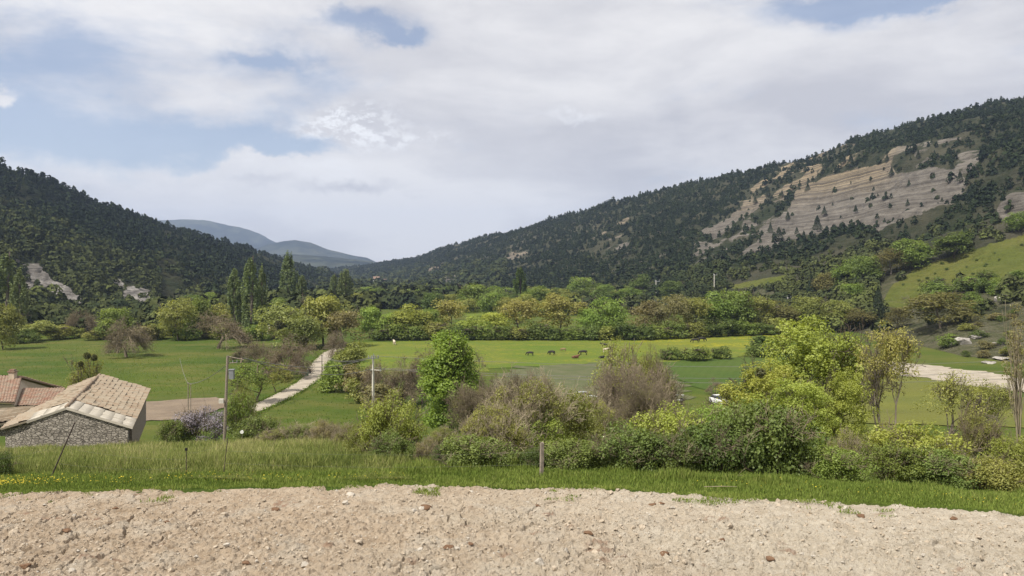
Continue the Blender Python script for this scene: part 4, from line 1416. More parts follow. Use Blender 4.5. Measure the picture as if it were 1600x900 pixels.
near('sparse', 918, 48, 611, 120, 'olive bush in front of the silver car', G_OLIVE, M_TWIG_PALE, var=1)
near('sparse', 948, 40, 640, 110, 'olive brown bush between the silver car and the bramble', G_OLIVE, M_TWIG, var=0)
# by the barn and the wooden power pole
near('shrub', 318, 72, 636, 100, 'lilac bush in grey purple bloom left of the wooden power pole', G_LILAC, name='lilac_bush')
near('bramble', 275, 70, 656, 60, 'low grey green bush between the barn and the lilac', G_BRAMBLE)
near('shrub', 372, 70, 612, 60, 'leafy green shrub behind the wooden power pole', G_MID, var=1)
near('bramble', 400, 68, 648, 80, 'dark weeds mound right of the wooden power pole', G_BRAMBLE)
near('slender', 135, 88, 549, 74, 'small thin tree with dark clumps above the barn roof', G_OLIVE, M_TWIG, var=1)
near('shrub', 380, 76, 596, 44, 'light green sapling right of the wooden power pole', G_OLIVE, var=0)
for i, (px, D, pt, w_) in enumerate([(430, 50, 668, 60), (470, 47, 660, 80), (510, 44, 655, 70), (545, 40, 662, 60), (640, 34, 668, 60), (665, 32, 684, 60), (690, 38, 665, 60)]):
    near('sparse', px, D, pt, w_, 'low weedy growth along the crest between the pole and the hedge', [G_OLIVE, G_BRAMBLE, G_BROWN][i % 3], M_TWIG_PALE, group='weedy growth along the crest', name='weed_clump', cat='weeds')


def mistletoe(px, D, py, wpx, label, grp=None):
    X = (px - 800) / F * D
    rng = np.random.default_rng(int(px * 7 + py))
    r = wpx / F * D / 2
    d = rng.normal(0, 1, (420, 3))
    d /= np.linalg.norm(d, axis=1, keepdims=True)
    C = d * rng.uniform(0.2, 1, (420, 1)) ** 0.5 * r
    LV, LQ, LT = leaf_mesh(rng, C, r * 0.42, d, 0.3, 0.4)
    return X, D, CAMZ + (HZ - py) * D / F, LV, LQ, LT


for i, (px, D, py, w_, nm, lab, cat) in enumerate([
        (1188, 49.5, 583, 17, 'bird_nest', 'dark nest like clump of twigs high in the yellow green tree', 'nest'),
        (136, 87, 556, 11, 'mistletoe', 'topmost left clump of dark mistletoe in the thin tree above the barn', 'mistletoe'),
        (147, 87, 559, 11, 'mistletoe', 'right hand clump of dark mistletoe in the thin tree above the barn', 'mistletoe'),
        (126, 87, 569, 9, 'mistletoe', 'lowest clump of dark mistletoe in the thin tree above the barn', 'mistletoe'),
        (437, 231, 508, 16, 'mistletoe', 'dark mistletoe clump low in the pale green willow', 'mistletoe'),
        (473, 200, 532, 18, 'mistletoe', 'dark clump in the leafless tree at the track', 'mistletoe')]):
    X, Y, Z, LV, LQ, LT = mistletoe(px, D, py, w_, lab)
    tag(link(nm, mesh_np(nm, LV, LQ, G_MISTLE, {'tint': LT}), loc=(X, Y, Z)), lab, cat)

# ------------------------------------------------------------------ buildings
def stone_mat(name, a, b, mortar, sc, squash=1.0):
    m, t, out = new_mat(name)
    co = t.vscale(t.node('ShaderNodeTexCoord').outputs['Object'], 1.0, 1.0, 1.9)
    wob = t.noise(co, 2.0, 3)
    co2 = t.node('ShaderNodeVectorMath', operation='ADD')
    t.put(co2.inputs[0], co)
    t.put(co2.inputs[1], t.vec(t.m('MULTIPLY', wob, 0.25), t.m('MULTIPLY', wob, 0.1), t.m('MULTIPLY', wob, 0.3)))
    cell = t.voro(co2.outputs[0], sc, 'F1', 'Color')
    dist = t.voro(co2.outputs[0], sc, 'DISTANCE_TO_EDGE', 'Distance')
    g_ = t.node('ShaderNodeSeparateColor')
    t.put(g_.inputs[0], cell)
    c = t.mix(g_.outputs[0], a, b)
    fin = t.noise(co, 14, 5, 0.7)
    c = t.mix(t.m('MULTIPLY', t.smooth(fin, 0.4, 0.7), 0.4), c, t.mix(1.0, c, (0.6, 0.58, 0.55), 'MULTIPLY'))
    e = t.smooth(dist, 0.02, 0.10)
    c = t.mix(e, mortar, c)
    hgt_ = t.m('ADD', e, t.m('MULTIPLY', g_.outputs[1], 0.6))
    principled(t, out, c, 0.95, t.m('ADD', hgt_, t.m('MULTIPLY', fin, 0.3)), 0.12, 1.0, spec=0.1)
    return m


def tile_mat(name, cols, wear=(0.27, 0.232, 0.178)):
    m, t, out = new_mat(name)
    co = t.node('ShaderNodeTexCoord').outputs['Object']
    cell = t.attr('tile')
    r = t.node('ShaderNodeValToRGB')
    r.color_ramp.interpolation = 'LINEAR'
    e = r.color_ramp.elements
    e[0].color, e[1].color = (*cols[0], 1), (*cols[-1], 1)
    for i, c in enumerate(cols[1:-1]):
        x = e.new((i + 1) / (len(cols) - 1))
        x.color = (*c, 1)
    t.put(r.inputs[0], cell)
    n = t.noise(t.vscale(co, 1.0, 1.0, 2.5), 1.3, 7, 0.75)
    f = t.noise(co, 9, 5, 0.7)
    avg = tuple(float(np.mean([q[k] for q in cols])) for k in range(3))
    rr = t.mix(0.45, r.outputs[0], avg)
    c = t.mix(t.m('MULTIPLY', t.smooth(n, 0.40, 0.64), 0.8), rr, wear)
    c = t.mix(t.m('MULTIPLY', t.attr('joint'), 0.6), c, (0.13, 0.115, 0.09))
    c = t.mix(t.m('MULTIPLY', t.smooth(f, 0.5, 0.7), 0.45), c, t.mix(1.0, c, (0.5, 0.48, 0.46), 'MULTIPLY'))
    principled(t, out, c, 0.9, f, 0.02, 0.5, spec=0.15)
    return m


M_STONE = stone_mat('grey_rubble_stone', (0.25, 0.222, 0.188), (0.42, 0.38, 0.325), (0.20, 0.178, 0.15), 4.0)
M_ROOF_OLD = tile_mat('weathered_roof_tiles', [(0.20, 0.125, 0.08), (0.255, 0.19, 0.13), (0.28, 0.235, 0.175), (0.31, 0.27, 0.205), (0.24, 0.165, 0.11), (0.29, 0.25, 0.19)])
M_ROOF_RED = tile_mat('clay_roof_tiles', [(0.19, 0.09, 0.06), (0.26, 0.145, 0.10), (0.30, 0.20, 0.145), (0.22, 0.12, 0.085), (0.29, 0.225, 0.18)])
M_SLAB = tile_mat('pale_stone_slab', [(0.33, 0.295, 0.24), (0.44, 0.40, 0.33), (0.38, 0.345, 0.29), (0.47, 0.43, 0.36)], (0.36, 0.325, 0.27))
M_RENDER = simple('cream_render', (0.44, 0.36, 0.27), 0.9, 0.12, 2)
M_DARKWOOD = simple('dark_wood', (0.055, 0.042, 0.033), 0.9, 0.3, 8)
M_GREYWOOD = simple('weathered_wood', (0.23, 0.19, 0.15), 0.95, 0.3, 10)
M_CONC = simple('pale_concrete', (0.52, 0.49, 0.43), 0.9, 0.1, 4)
M_STEEL = simple('grey_steel', (0.30, 0.31, 0.32), 0.5, 0.1, 5, metal=0.6)
M_RUST = simple('rusty_iron', (0.06, 0.045, 0.038), 0.85, 0.3, 20)
M_WHITE = simple('white_paint', (0.75, 0.74, 0.71), 0.6, 0.06, 4)
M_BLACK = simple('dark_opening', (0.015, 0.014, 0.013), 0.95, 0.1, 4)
M_CERAMIC = simple('insulator_ceramic', (0.22, 0.23, 0.22), 0.3, 0.1, 4, spec=0.5)


def tile_plane(name, A, B, C, D, mat, parent, o, seed=0, tw=0.22, row=0.42, amp=0.05, thick=0.10, mess=0.02, joint=0.0):
    """roof slope A-B along the eave, D-C along the ridge, of overlapping half-round tiles"""
    A, B, C, D = (np.array(p, float) - np.array(o, float) for p in (A, B, C, D))
    wdt, hgt_ = np.linalg.norm(B - A), np.linalg.norm(D - A)
    nc, nr = max(4, int(wdt / tw)), max(3, int(hgt_ / row))
    su, sv = (12 if joint else 6), 3
    us = np.linspace(0, 1, nc * su + 1)
    vs = np.concatenate([np.array([i + 0.0, i + 0.5, i + 0.98]) for i in range(nr)] + [np.array([nr])]) / nr
    U, Vv = np.meshgrid(us, vs)
    P = ((1 - U) * (1 - Vv))[..., None] * A + (U * (1 - Vv))[..., None] * B + (U * Vv)[..., None] * C + ((1 - U) * Vv)[..., None] * D
    nrm = np.cross(B - A, D - A)
    nrm /= np.linalg.norm(nrm)
    if nrm[2] < 0:
        nrm = -nrm
    ci, ri = np.minimum(np.floor(U * nc), nc - 1), np.minimum(np.floor(Vv * nr + 1e-6), nr - 1)
    hsh = _hash(ci, ri, seed)
    fr = Vv * nr - ri
    off = amp * np.abs(np.sin(np.pi * U * nc)) + 0.04 * (1 - fr) + mess * (hsh - 0.5) + mess * 1.5 * fbm(U * wdt * 0.5, Vv * hgt_ * 0.5, seed + 9, 2)
    jt = np.zeros(U.shape)
    if joint:
        fu = U * nc - ci
        jt = np.maximum(np.abs(fu - .5) > .44, fr < 0.02).astype(float)
        off = off - joint * jt
    P = P + nrm * off[..., None]
    V = P.reshape(-1, 3)
    nrr, ncc = U.shape
    Q = grid_faces(nrr, ncc)
    if np.cross(B - A, D - A)[2] < 0:
        Q = Q[:, ::-1]
    b0 = len(V)
    und = np.array([A, B, C, D]) - nrm * thick
    top = np.array([A, B, C, D])
    V = np.concatenate([V, und, top])
    ex = np.array([[b0 + 3, b0 + 2, b0 + 1, b0]] + [[b0 + i, b0 + (i + 1) % 4, b0 + 4 + (i + 1) % 4, b0 + 4 + i] for i in range(4)])
    tile = np.concatenate([_hash(ci, ri, seed + 3).ravel(), np.full(8, 0.5)])
    return link(name, mesh_np(name, V, np.concatenate([Q, ex]), mat, {'tile': tile, 'joint': np.concatenate([jt.ravel(), np.zeros(8)])}), parent)


def ngon(name, pts, mat, parent, o, thick=None):
    """a wall panel: its outline pushed back by a thickness vector"""
    P = [np.array(p, float) - np.array(o, float) for p in pts]
    n = len(P)
    th = np.array(thick, float)
    V = [tuple(p) for p in P] + [tuple(p + th) for p in P]
    faces = [list(range(n)), list(range(2 * n - 1, n - 1, -1))] + [[(i + 1) % n, i, n + i, n + (i + 1) % n] for i in range(n)]
    me = bpy.data.meshes.new(name)
    me.from_pydata(V, [], faces)
    me.materials.append(mat)
    bm = bmesh.new()
    bm.from_mesh(me)
    bmesh.ops.recalc_face_normals(bm, faces=bm.faces)
    bm.to_mesh(me)
    bm.free()
    return link(name, me, parent)


def wpt(px, py, D):
    return np.array([(px - 800) / F * D, D, CAMZ + (HZ - py) * D / F])


# the barn: gable towards us, ridge running back to the left
ax = np.array([-6.1, 15.9, 0.0])
FL, FR, AP = np.array([-29.97, 50.0, -2.54]), np.array([-23.9, 50.0, -2.86]), np.array([-27.7, 50.0, -1.74])
GZ = -5.6
b0 = (-28.0, 56.0, GZ)
barn = empty('stone_barn', b0, 'grey rubble stone barn with weathered orange tiles and a pale slab verge', 'barn')
e1 = ax / np.linalg.norm(ax)
fl0, fr0 = np.array([FL[0], FL[1], GZ]), np.array([FR[0], FR[1], GZ])
dn = np.array([0, 0, -0.12])
ngon('gable_wall', [fl0, fr0, FR + dn, AP + dn, FL + dn], M_STONE, barn, b0, e1 * 0.5)
ngon('gable_wall', [fl0 + ax - e1 * .5, fr0 + ax - e1 * .5, FR + ax - e1 * .5 + dn, AP + ax - e1 * .5 + dn, FL + ax - e1 * .5 + dn], M_STONE, barn, b0, e1 * 0.5)
side_r = np.array([-0.93, -0.36, 0]) * 0.4
d0 = e1 * 0.503
ngon('side_wall', [fr0 + e1 * 3.2, fr0 + ax - d0, FR + ax - d0 + dn, FR + e1 * 3.2 + dn], M_GREYWOOD, barn, b0, side_r)
ngon('side_wall', [fr0 + d0, fr0 + e1 * 1.0, FR + e1 * 1.0 + dn, FR + d0 + dn], M_STONE, barn, b0, side_r)
ngon('side_wall', [fl0 + d0, fl0 + ax - d0, FL + ax - d0 + dn, FL + d0 + dn], M_STONE, barn, b0, -side_r)
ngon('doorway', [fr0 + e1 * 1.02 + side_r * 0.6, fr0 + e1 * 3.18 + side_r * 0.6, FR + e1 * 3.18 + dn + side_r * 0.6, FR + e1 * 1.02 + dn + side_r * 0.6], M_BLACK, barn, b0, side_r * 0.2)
ovr = (FR - AP) / np.linalg.norm(FR - AP)
ovl = (FL - AP) / np.linalg.norm(FL - AP)
ER, EL = FR + ovr * 0.35, FL + ovl * 0.25
sl = e1 * 2.9
upz = np.array([0, 0, 0.10])
rr_ = tile_plane('roof', ER + sl, ER + ax + e1 * .3, AP + ax + e1 * .3 + upz * 0, AP + sl, M_ROOF_OLD, barn, b0, 3, 0.21, 0.36, 0.05, 0.12, 0.11)
rl_ = tile_plane('roof', EL + ax + e1 * .3, EL + sl, AP + sl, AP + ax + e1 * .3, M_ROOF_OLD, barn, b0, 4, 0.21, 0.36, 0.05, 0.12, 0.11)
# front strip of pale slabs, a few centimetres proud
for (E_, sd) in ((ER, 6), (EL, 7)):
    A_, B_ = E_ - e1 * 0.10 + upz * .4, E_ + sl + upz * .4
    D_, C_ = AP - e1 * 0.10 + upz * .4, AP + sl + upz * .4
    if sd == 7:
        A_, B_, C_, D_ = B_, A_, D_, C_
    o = tile_plane('verge_slab', A_, B_, C_, D_, M_SLAB, barn, b0, sd, 0.8, 0.7, 0.0, 0.14, 0.05, 0.035)
V, Q = rods([(AP + e1 * k + upz * .6 - np.array(b0), AP + e1 * (k + 1.02) + upz * (.6 + .25 * ((k * 7) % 3)) - np.array(b0), 0.13, 0.12) for k in range(-0, 17)], 8)
link('ridge_tiles', mesh_np('ridge_tiles', V, Q, M_ROOF_OLD, smooth=True), barn)
# rubble heap of stones by the barn's broken corner
V, Q = [], []
# lean-to on the left of the barn
an = empty('lean_to', (-33.0, 54.0, GZ), 'low stone lean-to with a sagging tiled roof on the left of the barn', 'shed')
ao = (-33.0, 54.0, GZ)
a1, a2 = np.array([-33.4, 53.0, -3.45]), FL + e1 * 2.4 + np.array([-0.25, 0, -0.25])
ngon('wall', [(-33.4, 53.0, GZ), (a2[0], a2[1], GZ), a2 + dn, a1 + dn], M_STONE, an, ao, e1 * 0.4)
tile_plane('roof', a1 - e1 * .3 + ovl * .3, a1 + e1 * 8 + ovl * .3, a2 + e1 * 8, a2 - e1 * .3, M_ROOF_OLD, an, ao, 14, 0.30, 0.40, 0.035, 0.12, 0.08)
sh = empty('open_shed', (-37.0, 57.0, GZ), 'open fronted shed roof with a dark gap under it at the left edge', 'shed')
so = (-37.0, 57.0, GZ)
tile_plane('roof', wpt(-40, 668, 54), wpt(14, 659, 55), wpt(56, 633, 60), wpt(-30, 641, 61), M_ROOF_OLD, sh, so, 15, 0.30, 0.40, 0.035, 0.14, 0.08)
ngon('wall', [(-41.0, 60.6, GZ), (-35.9, 60.2, GZ), (-35.9, 60.2, -3.35), (-41.0, 60.6, -3.9)], M_STONE, sh, so, (0, 0.35, 0))
V, Q = rods([((p[0] - so[0], p[1] - so[1], 0), (p[0] - so[0], p[1] - so[1], p[2]), 0.10) for p in ((-36.0, 55.1, 1.85), (-34.3, 55.6, 2.1))], 6)
link('post', mesh_np('post', V[:12], [Q[0][:6], Q[1][:2]], M_DARKWOOD), sh)
link('post', mesh_np('post', V[12:], [Q[0][6:] - 12, Q[1][2:] - 12], M_DARKWOOD), sh)




# farmhouse at the left edge, its wall and chimney, and the low wing behind the barn
fo = (-50.0, 74.0, GZ - 2)
farm = empty('farmhouse', fo, 'cream farmhouse with a clay tile roof and stubby chimney at the left edge', 'house')
e0, e1_, r1, r0_ = wpt(-70, 627, 70), wpt(23, 629, 70), wpt(34, 588, 76), wpt(-70, 586, 76)
tile_plane('roof', e0, e1_, r1, r0_, M_ROOF_RED, farm, fo, 21, 0.24, 0.42, 0.06, 0.12, 0.02)
bk = np.array([0.6, 6.0, -1.9])
tile_plane('roof', r1 + bk, r0_ + bk, r0_, r1, M_ROOF_RED, farm, fo, 22, 0.24, 0.42, 0.06, 0.12, 0.02)
ins = np.array([-0.22, 0.35, -0.25])
g1, g2, g3 = e1_ + ins, r1 + ins * (1, 0, 1), r1 + bk + ins * (1, -1, 1)
ngon('wall', [(g1[0], g1[1], fo[2]), (g3[0], g3[1], fo[2]), g3, g2, g1], M_RENDER, farm, fo, (-0.35, 0, 0))
q0 = e0 + ins
ngon('wall', [(q0[0], q0[1], fo[2]), (g1[0] - .36, g1[1], fo[2]), (g1[0] - .36, g1[1], g1[2]), q0], M_RENDER, farm, fo, (0, 0.35, 0))
ch = wpt(20, 588, 75.5) - np.array(fo)
V, Q = box_arr((ch[0], ch[1], ch[2] + 0.05), (0.55, 0.5, 0.7))
chm = link('chimney', mesh_np('chimney', V, Q, M_RENDER), farm)
V, Q = box_arr((ch[0], ch[1], ch[2] + 0.46), (0.70, 0.64, 0.1))
V2, Q2 = box_arr((ch[0], ch[1], ch[2] + 0.60), (0.44, 0.40, 0.14))
link('cap', mesh_np('cap', *join((V, Q), (V2, Q2)), M_ROOF_RED), chm)
wo_ = (-46.0, 70.0, GZ - 2)
wing = empty('low_outbuilding', wo_, 'low outbuilding with a clay tile roof behind the barn', 'outbuilding')
tile_plane('roof', wpt(26, 634, 70.5), wpt(88, 634, 70.5), wpt(102, 606, 75), wpt(36, 607, 75), M_ROOF_RED, wing, wo_, 25, 0.24, 0.42, 0.06, 0.12, 0.02)
p1, p2 = wpt(26, 635, 70.8), wpt(88, 635, 70.8)
ngon('wall', [(p1[0], p1[1], wo_[2]), (p2[0], p2[1], wo_[2]), p2, p1], M_RENDER, wing, wo_, (0, 0.35, 0))
p3 = wpt(98, 612, 74.5)
ngon('wall', [(p2[0], p2[1] + .36, wo_[2]), (p3[0], p3[1], wo_[2]), p3, (p2[0], p2[1] + .36, p2[2])], M_RENDER, wing, wo_, (-.35, 0, 0))


def small_house(px, pb, wpx, hpx, label, wall=M_WHITE, roofm=None, rz=0.2, name='house'):
    x, y, z = hit(px, pb)
    r = empty(name, (x, y, z), label, 'house')
    r.rotation_euler = (0, 0, rz)
    W, Hh = wpx / F * y, hpx / F * y
    Dp = W * 0.7
    hw = Hh * 0.62
    P = np.array([(-W / 2, -Dp / 2, -1), (W / 2, -Dp / 2, -1), (W / 2, Dp / 2, -1), (-W / 2, Dp / 2, -1), (-W / 2, -Dp / 2, hw), (W / 2, -Dp / 2, hw), (W / 2, Dp / 2, hw), (-W / 2, Dp / 2, hw), (-W / 2, 0, Hh * .95), (W / 2, 0, Hh * .95)])
    me = bpy.data.meshes.new('wall')
    me.from_pydata([tuple(p) for p in P], [], [(0, 1, 5, 4), (1, 2, 6, 9, 5), (2, 3, 7, 6), (3, 0, 4, 8, 7)])
    me.materials.append(wall)
    link('wall', me, r)
    o_ = W * 0.06
    A_ = np.array([(-W / 2 - o_, -Dp / 2 - o_, hw - o_), (W / 2 + o_, -Dp / 2 - o_, hw - o_), (W / 2 + o_, 0, Hh), (-W / 2 - o_, 0, Hh), (W / 2 + o_, Dp / 2 + o_, hw - o_), (-W / 2 - o_, Dp / 2 + o_, hw - o_)])
    me = bpy.data.meshes.new('roof')
    A2 = A_ + np.array([0, 0, 0.2])
    me.from_pydata([tuple(p) for p in A_] + [tuple(p) for p in A2], [], [(6, 7, 8, 9), (9, 8, 10, 11), (3, 2, 1, 0), (5, 4, 2, 3), (0, 1, 7, 6), (4, 5, 11, 10), (1, 2, 8, 7), (2, 4, 10, 8), (3, 0, 6, 9), (5, 3, 9, 11)])
    me.materials.append(roofm or M_ROOF_RED)
    link('roof', me, r)
    for kx in (-0.25, 0.2):
        V, Q = box_arr((kx * W, -Dp / 2 - 0.02, hw * 0.5), (W * 0.12, 0.08, hw * 0.4))
        link('window', mesh_np('window', V, Q, M_BLACK), r)
    return r


small_house(412, 522, 18, 13, 'pale walled house glimpsed between the poplars and the willow', M_WHITE, M_CONC, 0.1)
small_house(588, 441, 9, 9, 'tiny white house far down the valley, the larger one', M_WHITE, None, 0.3)
small_house(603, 442, 7, 6, 'tiny grey house right of the larger white one far down the valley', M_CONC, None, -0.2)
small_house(566, 448, 8, 6, 'tiny long white building lowest of the houses far down the valley', M_WHITE, M_CONC, 0.0)

# ------------------------------------------------------------------ poles and wires
def pole_mesh(p, q, r0, r1, mat, parent, name='pole'):
    V, Q = rods([(p, q, r0, r1)], 8)
    return link(name, mesh_np(name, V, Q, mat, smooth=False), parent)


# wooden pole by the lilac: bent back strut, transformer box, meter box
x, y, z = at(350, 67)
tz = CAMZ + (HZ - 556) * y / F - z
pw = empty('wooden_power_pole', (x, y, z), 'weathered wooden power pole with boxes beside the lilac', 'power pole')
pole_mesh((0, 0, -0.5), (0.30, 0, tz), 0.14, 0.105, M_GREYWOOD, pw)
pole_mesh((0.32, 0, tz - 0.06), (1.55, 0.3, tz - 0.36), 0.05, 0.05, M_GREYWOOD, pw, 'arm')
pole_mesh((0.30, 0, tz - 0.62), (1.0, 0.1, tz - 0.58), 0.04, 0.04, M_GREYWOOD, pw, 'arm')
for k in (0.45, 0.8):
    V, Q = rods([((k + .25, 0.1, tz - .58), (k + .25, 0.1, tz - 0.38), 0.05, 0.035)], 8)
    link('insulator', mesh_np('insulator', V, Q, M_CERAMIC), pw)
bx_ = link('transformer_box', mesh_np('transformer_box', *box_arr((0.66, -0.05, tz - 1.55), (0.38, 0.36, 0.75)), M_STEEL), pw)
link('lid', mesh_np('lid', *box_arr((0.66, -0.05, tz - 1.14), (0.46, 0.44, 0.06)), M_STEEL), bx_)
link('bracket', mesh_np('bracket', *box_arr((0.36, 0, tz - 1.5), (0.26, 0.08, 0.10)), M_RUST), pw)
link('meter_box', mesh_np('meter_box', *box_arr((-0.16, -0.14, tz - 3.75), (0.38, 0.22, 0.36)), M_CONC), pw)
PW_TOP = (x + 1.4, y + 0.3, z + tz - 0.2)
PW_MID = (x + 0.30, y, z + tz - 0.7)
# concrete pole
x, y, z = at(583, 120)
tz = CAMZ + (HZ - 558) * y / F - z
pc = empty('concrete_power_pole', (x, y, z), 'pale concrete power pole with two crossarms behind the yellow olive shrub', 'power pole')
V1, Q1 = tubes([(0, 0, -0.5)], [(0, 0, tz)], [0.24], [0.15], 4)
link('pole', mesh_np('pole', V1, [Q1, np.array([[4, 5, 6, 7]])], M_CONC), pc)
link('crossarm', mesh_np('crossarm', *box_arr((0.1, -0.2, tz - 0.15), (1.6, 0.10, 0.10), 0.3), M_STEEL), pc)
link('crossarm', mesh_np('crossarm', *box_arr((0.5, -0.2, tz - 1.9), (1.9, 0.10, 0.10), -0.5), M_CONC), pc)
pole_mesh((0.0, 0, tz), (0.1, 0, tz + 0.5), 0.08, 0.06, M_STEEL, pc, 'top_bracket')
for k in (-0.6, -0.2, 0.3, 0.75):
    V, Q = rods([((k, -0.2 + k * .3, tz - .1), (k, -0.2 + k * .3, tz + 0.28), 0.10, 0.06)], 8)
    link('insulator', mesh_np('insulator', V, Q, M_CERAMIC), pc)
for k in (-0.3, 1.2):
    V, Q = rods([((k, -0.25 + k * -.3, tz - 2.05), (k, -0.25 - k * .3, tz - 1.75), 0.08, 0.08)], 8)
    link('insulator', mesh_np('insulator', V, Q, M_CERAMIC), pc)
PC_TOP = (x, y - .2, z + tz + 0.2)
PC_LOW = (x + .5, y - .3, z + tz - 1.75)


def thin_pole(px, pb, pt, r, label, mat, bar=0.0, name='utility_pole'):
    x, y, z = hit(px, pb)
    h_ = CAMZ + (HZ - pt) * y / F - z
    e = empty(name, (x, y, z), label, 'pole')
    pole_mesh((0, 0, -0.4), (0, 0, h_), r, r * 0.75, mat, e)
    if bar:
        link('crossarm', mesh_np('crossarm', *box_arr((bar * .3, 0, h_ - r * 2), (bar, r, r)), M_STEEL), e)
        for k in (-0.15, 0.7):
            V, Q = rods([((bar * k, 0, h_ - r * 1.5), (bar * k, 0, h_ + r * 1.5), r * .5, r * .35)], 6)
            link('insulator', mesh_np('insulator', V, Q, M_CERAMIC), e)
    else:
        link('cap', mesh_np('cap', *box_arr((0, 0, h_ + r * .5), (r * 3, r * 3, r * 1.2)), mat), e)
    return (x, y, z + h_)


tp1 = thin_pole(503, 602, 556, 0.09, 'thin dark pole at the right edge of the gravel track', M_DARKWOOD)
tp2 = thin_pole(294, 657, 599, 0.09, 'thin brown pole of a pair at the ploughed field, the left one', M_GREYWOOD)
tp3 = thin_pole(298, 656, 601, 0.07, 'thin brown pole of a pair at the ploughed field, the right one', M_GREYWOOD)
thin_pole(1025, 464, 438, 0.42, 'pale distant power pole with a short crossarm among the dark trees', M_CONC, 3.6)
thin_pole(1116, 456, 428, 0.36, 'second distant pole, on the brushy slope', M_CONC, 2.6)
thin_pole(1231, 482, 464, 0.28, 'short distant pole above the pale strip of road', M_CONC, 2.2)
thin_pole(1259, 447, 432, 0.25, 'faint distant pole on the brushy right slope', M_GREYWOOD, 2.0)


def wire(p, q, r, sag, label, grp='overhead wires', n=14):
    p, q = np.array(p), np.array(q)
    t_ = np.linspace(0, 1, n)[:, None]
    P = p * (1 - t_) + q * t_
    P[:, 2] -= 4 * sag * (t_ * (1 - t_))[:, 0]
    V, Q = tubes(P[:-1], P[1:], np.full(n - 1, r * 1.6), np.full(n - 1, r * 1.6), 4)
    tag(link('overhead_wire', mesh_np('overhead_wire', V, Q, M_WIRE)), label, 'wire')


M_WIRE = simple('grey_wire', (0.17, 0.165, 0.155), 0.7, 0.1, 1)
wire(PW_TOP, (PC_LOW[0] - .9, PC_LOW[1], PC_LOW[2]), 0.02, 1.1, 'lower wire from the wooden pole to the concrete pole')
wire(PW_TOP, PC_TOP, 0.018, 1.2, 'upper wire from the wooden pole to the concrete pole')
wire(PW_MID, tp2, 0.02, 0.5, 'wire from the wooden pole to the thin brown poles')
wire(tp2, (-62, 150, -9), 0.016, 0.6, 'wire from the thin brown poles off to the left over the meadow')
wire((PC_LOW[0] + .6, PC_LOW[1], PC_LOW[2]), (88, 128, -9.6), 0.018, 1.6, 'lowest of the wires running right from the concrete pole')
wire((PC_LOW[0] - .2, PC_LOW[1], PC_LOW[2] + .2), (88, 128.5, -8.4), 0.018, 1.6, 'middle one of the wires running right from the concrete pole')
wire(PC_TOP, (88, 129, -6.8), 0.016, 1.5, 'topmost of the wires running right from the concrete pole')
for k, dz_ in enumerate((0.0, 0.3)):
    wire((PC_TOP[0] - .5 + k, PC_TOP[1], PC_TOP[2] - 0.2), (tp1[0], tp1[1], tp1[2] - dz_), 0.016, 0.8, ['left wire from the concrete pole back to the thin track pole', 'right wire from the concrete pole back to the thin track pole'][k])

# ------------------------------------------------------------------ fence
def stake(px, D, pb, pt, px_t, r, label, mat, name='fence_post', flat=False):
    x, y, z = at(px, D)
    h_ = CAMZ + (HZ - pt) * y / F - z
    xt = (px_t - 800) / F * y - x
    if flat:
        V, Q = box_arr((0, 0, h_ / 2 - .1), (r * 2, r * 2, h_ + .2), 0.4)
        V[:, 0] += xt * np.clip(V[:, 2] / h_, 0, 1)
        V[4:, 2] += np.array([0.02, -0.02, 0.03, -0.01])
        Q = [Q]
    else:
        V, Q = rods([((0, 0, -.2), (xt, 0, h_), r, r)], 6)
    o = link(name, mesh_np(name, V, Q, mat), loc=(x, y, z))
    tag(o, label, 'fence post')
    return np.array([x, y, z]), np.array([x + xt, y, z + h_])


s1 = stake(75, 26.6, 742, 660, 117, 0.022, 'rusty iron fence stake leaning far to the right, in front of the barn', M_RUST)
s2 = stake(291, 27.2, 740, 702, 291, 0.014, 'short upright iron fence stake with a knob, left of the power pole', M_RUST)
V, Q = box_arr((0, 0, 0), (0.07, 0.07, 0.09))
kn = link('knob', mesh_np('knob', V * [1, 1, 1], Q, M_BLACK), bpy.data.objects['fence_post.001'], loc=(0, 0, s2[1][2] - s2[0][2]))
s3 = stake(348, 27.0, 736, 684, 356, 0.014, 'thin slightly bent fence stake below the wooden power pole', M_RUST)
s4 = stake(846, 26.6, 750, 692, 847, 0.052, 'grey weathered wooden fence post in front of the hedge', M_GREYWOOD, flat=True)
s5 = (np.array(at(-60, 26.9)), np.array(at(-60, 26.9)) + np.array([0, 0, 1.1]))
M_FWIRE = simple('fence_wire', (0.12, 0.115, 0.105), 0.6, 0.1, 1)
fw = [(s1, s2, 0.62), (s1, s2, 0.30), (s2, s3, 0.95), (s3, s4, 0.72), (s3, s4, 0.35), (s5, s1, 0.6)]
for i, (a_, b_, f_) in enumerate(fw):
    fa = 0.9 * f_
    p = a_[0] * (1 - fa) + a_[1] * fa
    q = b_[0] * (1 - f_) + b_[1] * f_
    t_ = np.linspace(0, 1, 10)[:, None]
    P = p * (1 - t_) + q * t_
    P[:, 2] -= 0.12 * (t_ * (1 - t_))[:, 0] * 4
    V, Q = tubes(P[:-1], P[1:], np.full(9, 0.002), np.full(9, 0.002), 3)
    tag(link('fence_wire', mesh_np('fence_wire', V, Q, M_FWIRE)), ['upper fence wire right of the leaning iron stake', 'lower fence wire right of the leaning iron stake', 'short fence wire between the knobbed and the bent stake', 'upper long fence wire to the wooden post', 'lower long fence wire to the wooden post', 'fence wire left of the leaning iron stake'][i], 'fence wire')

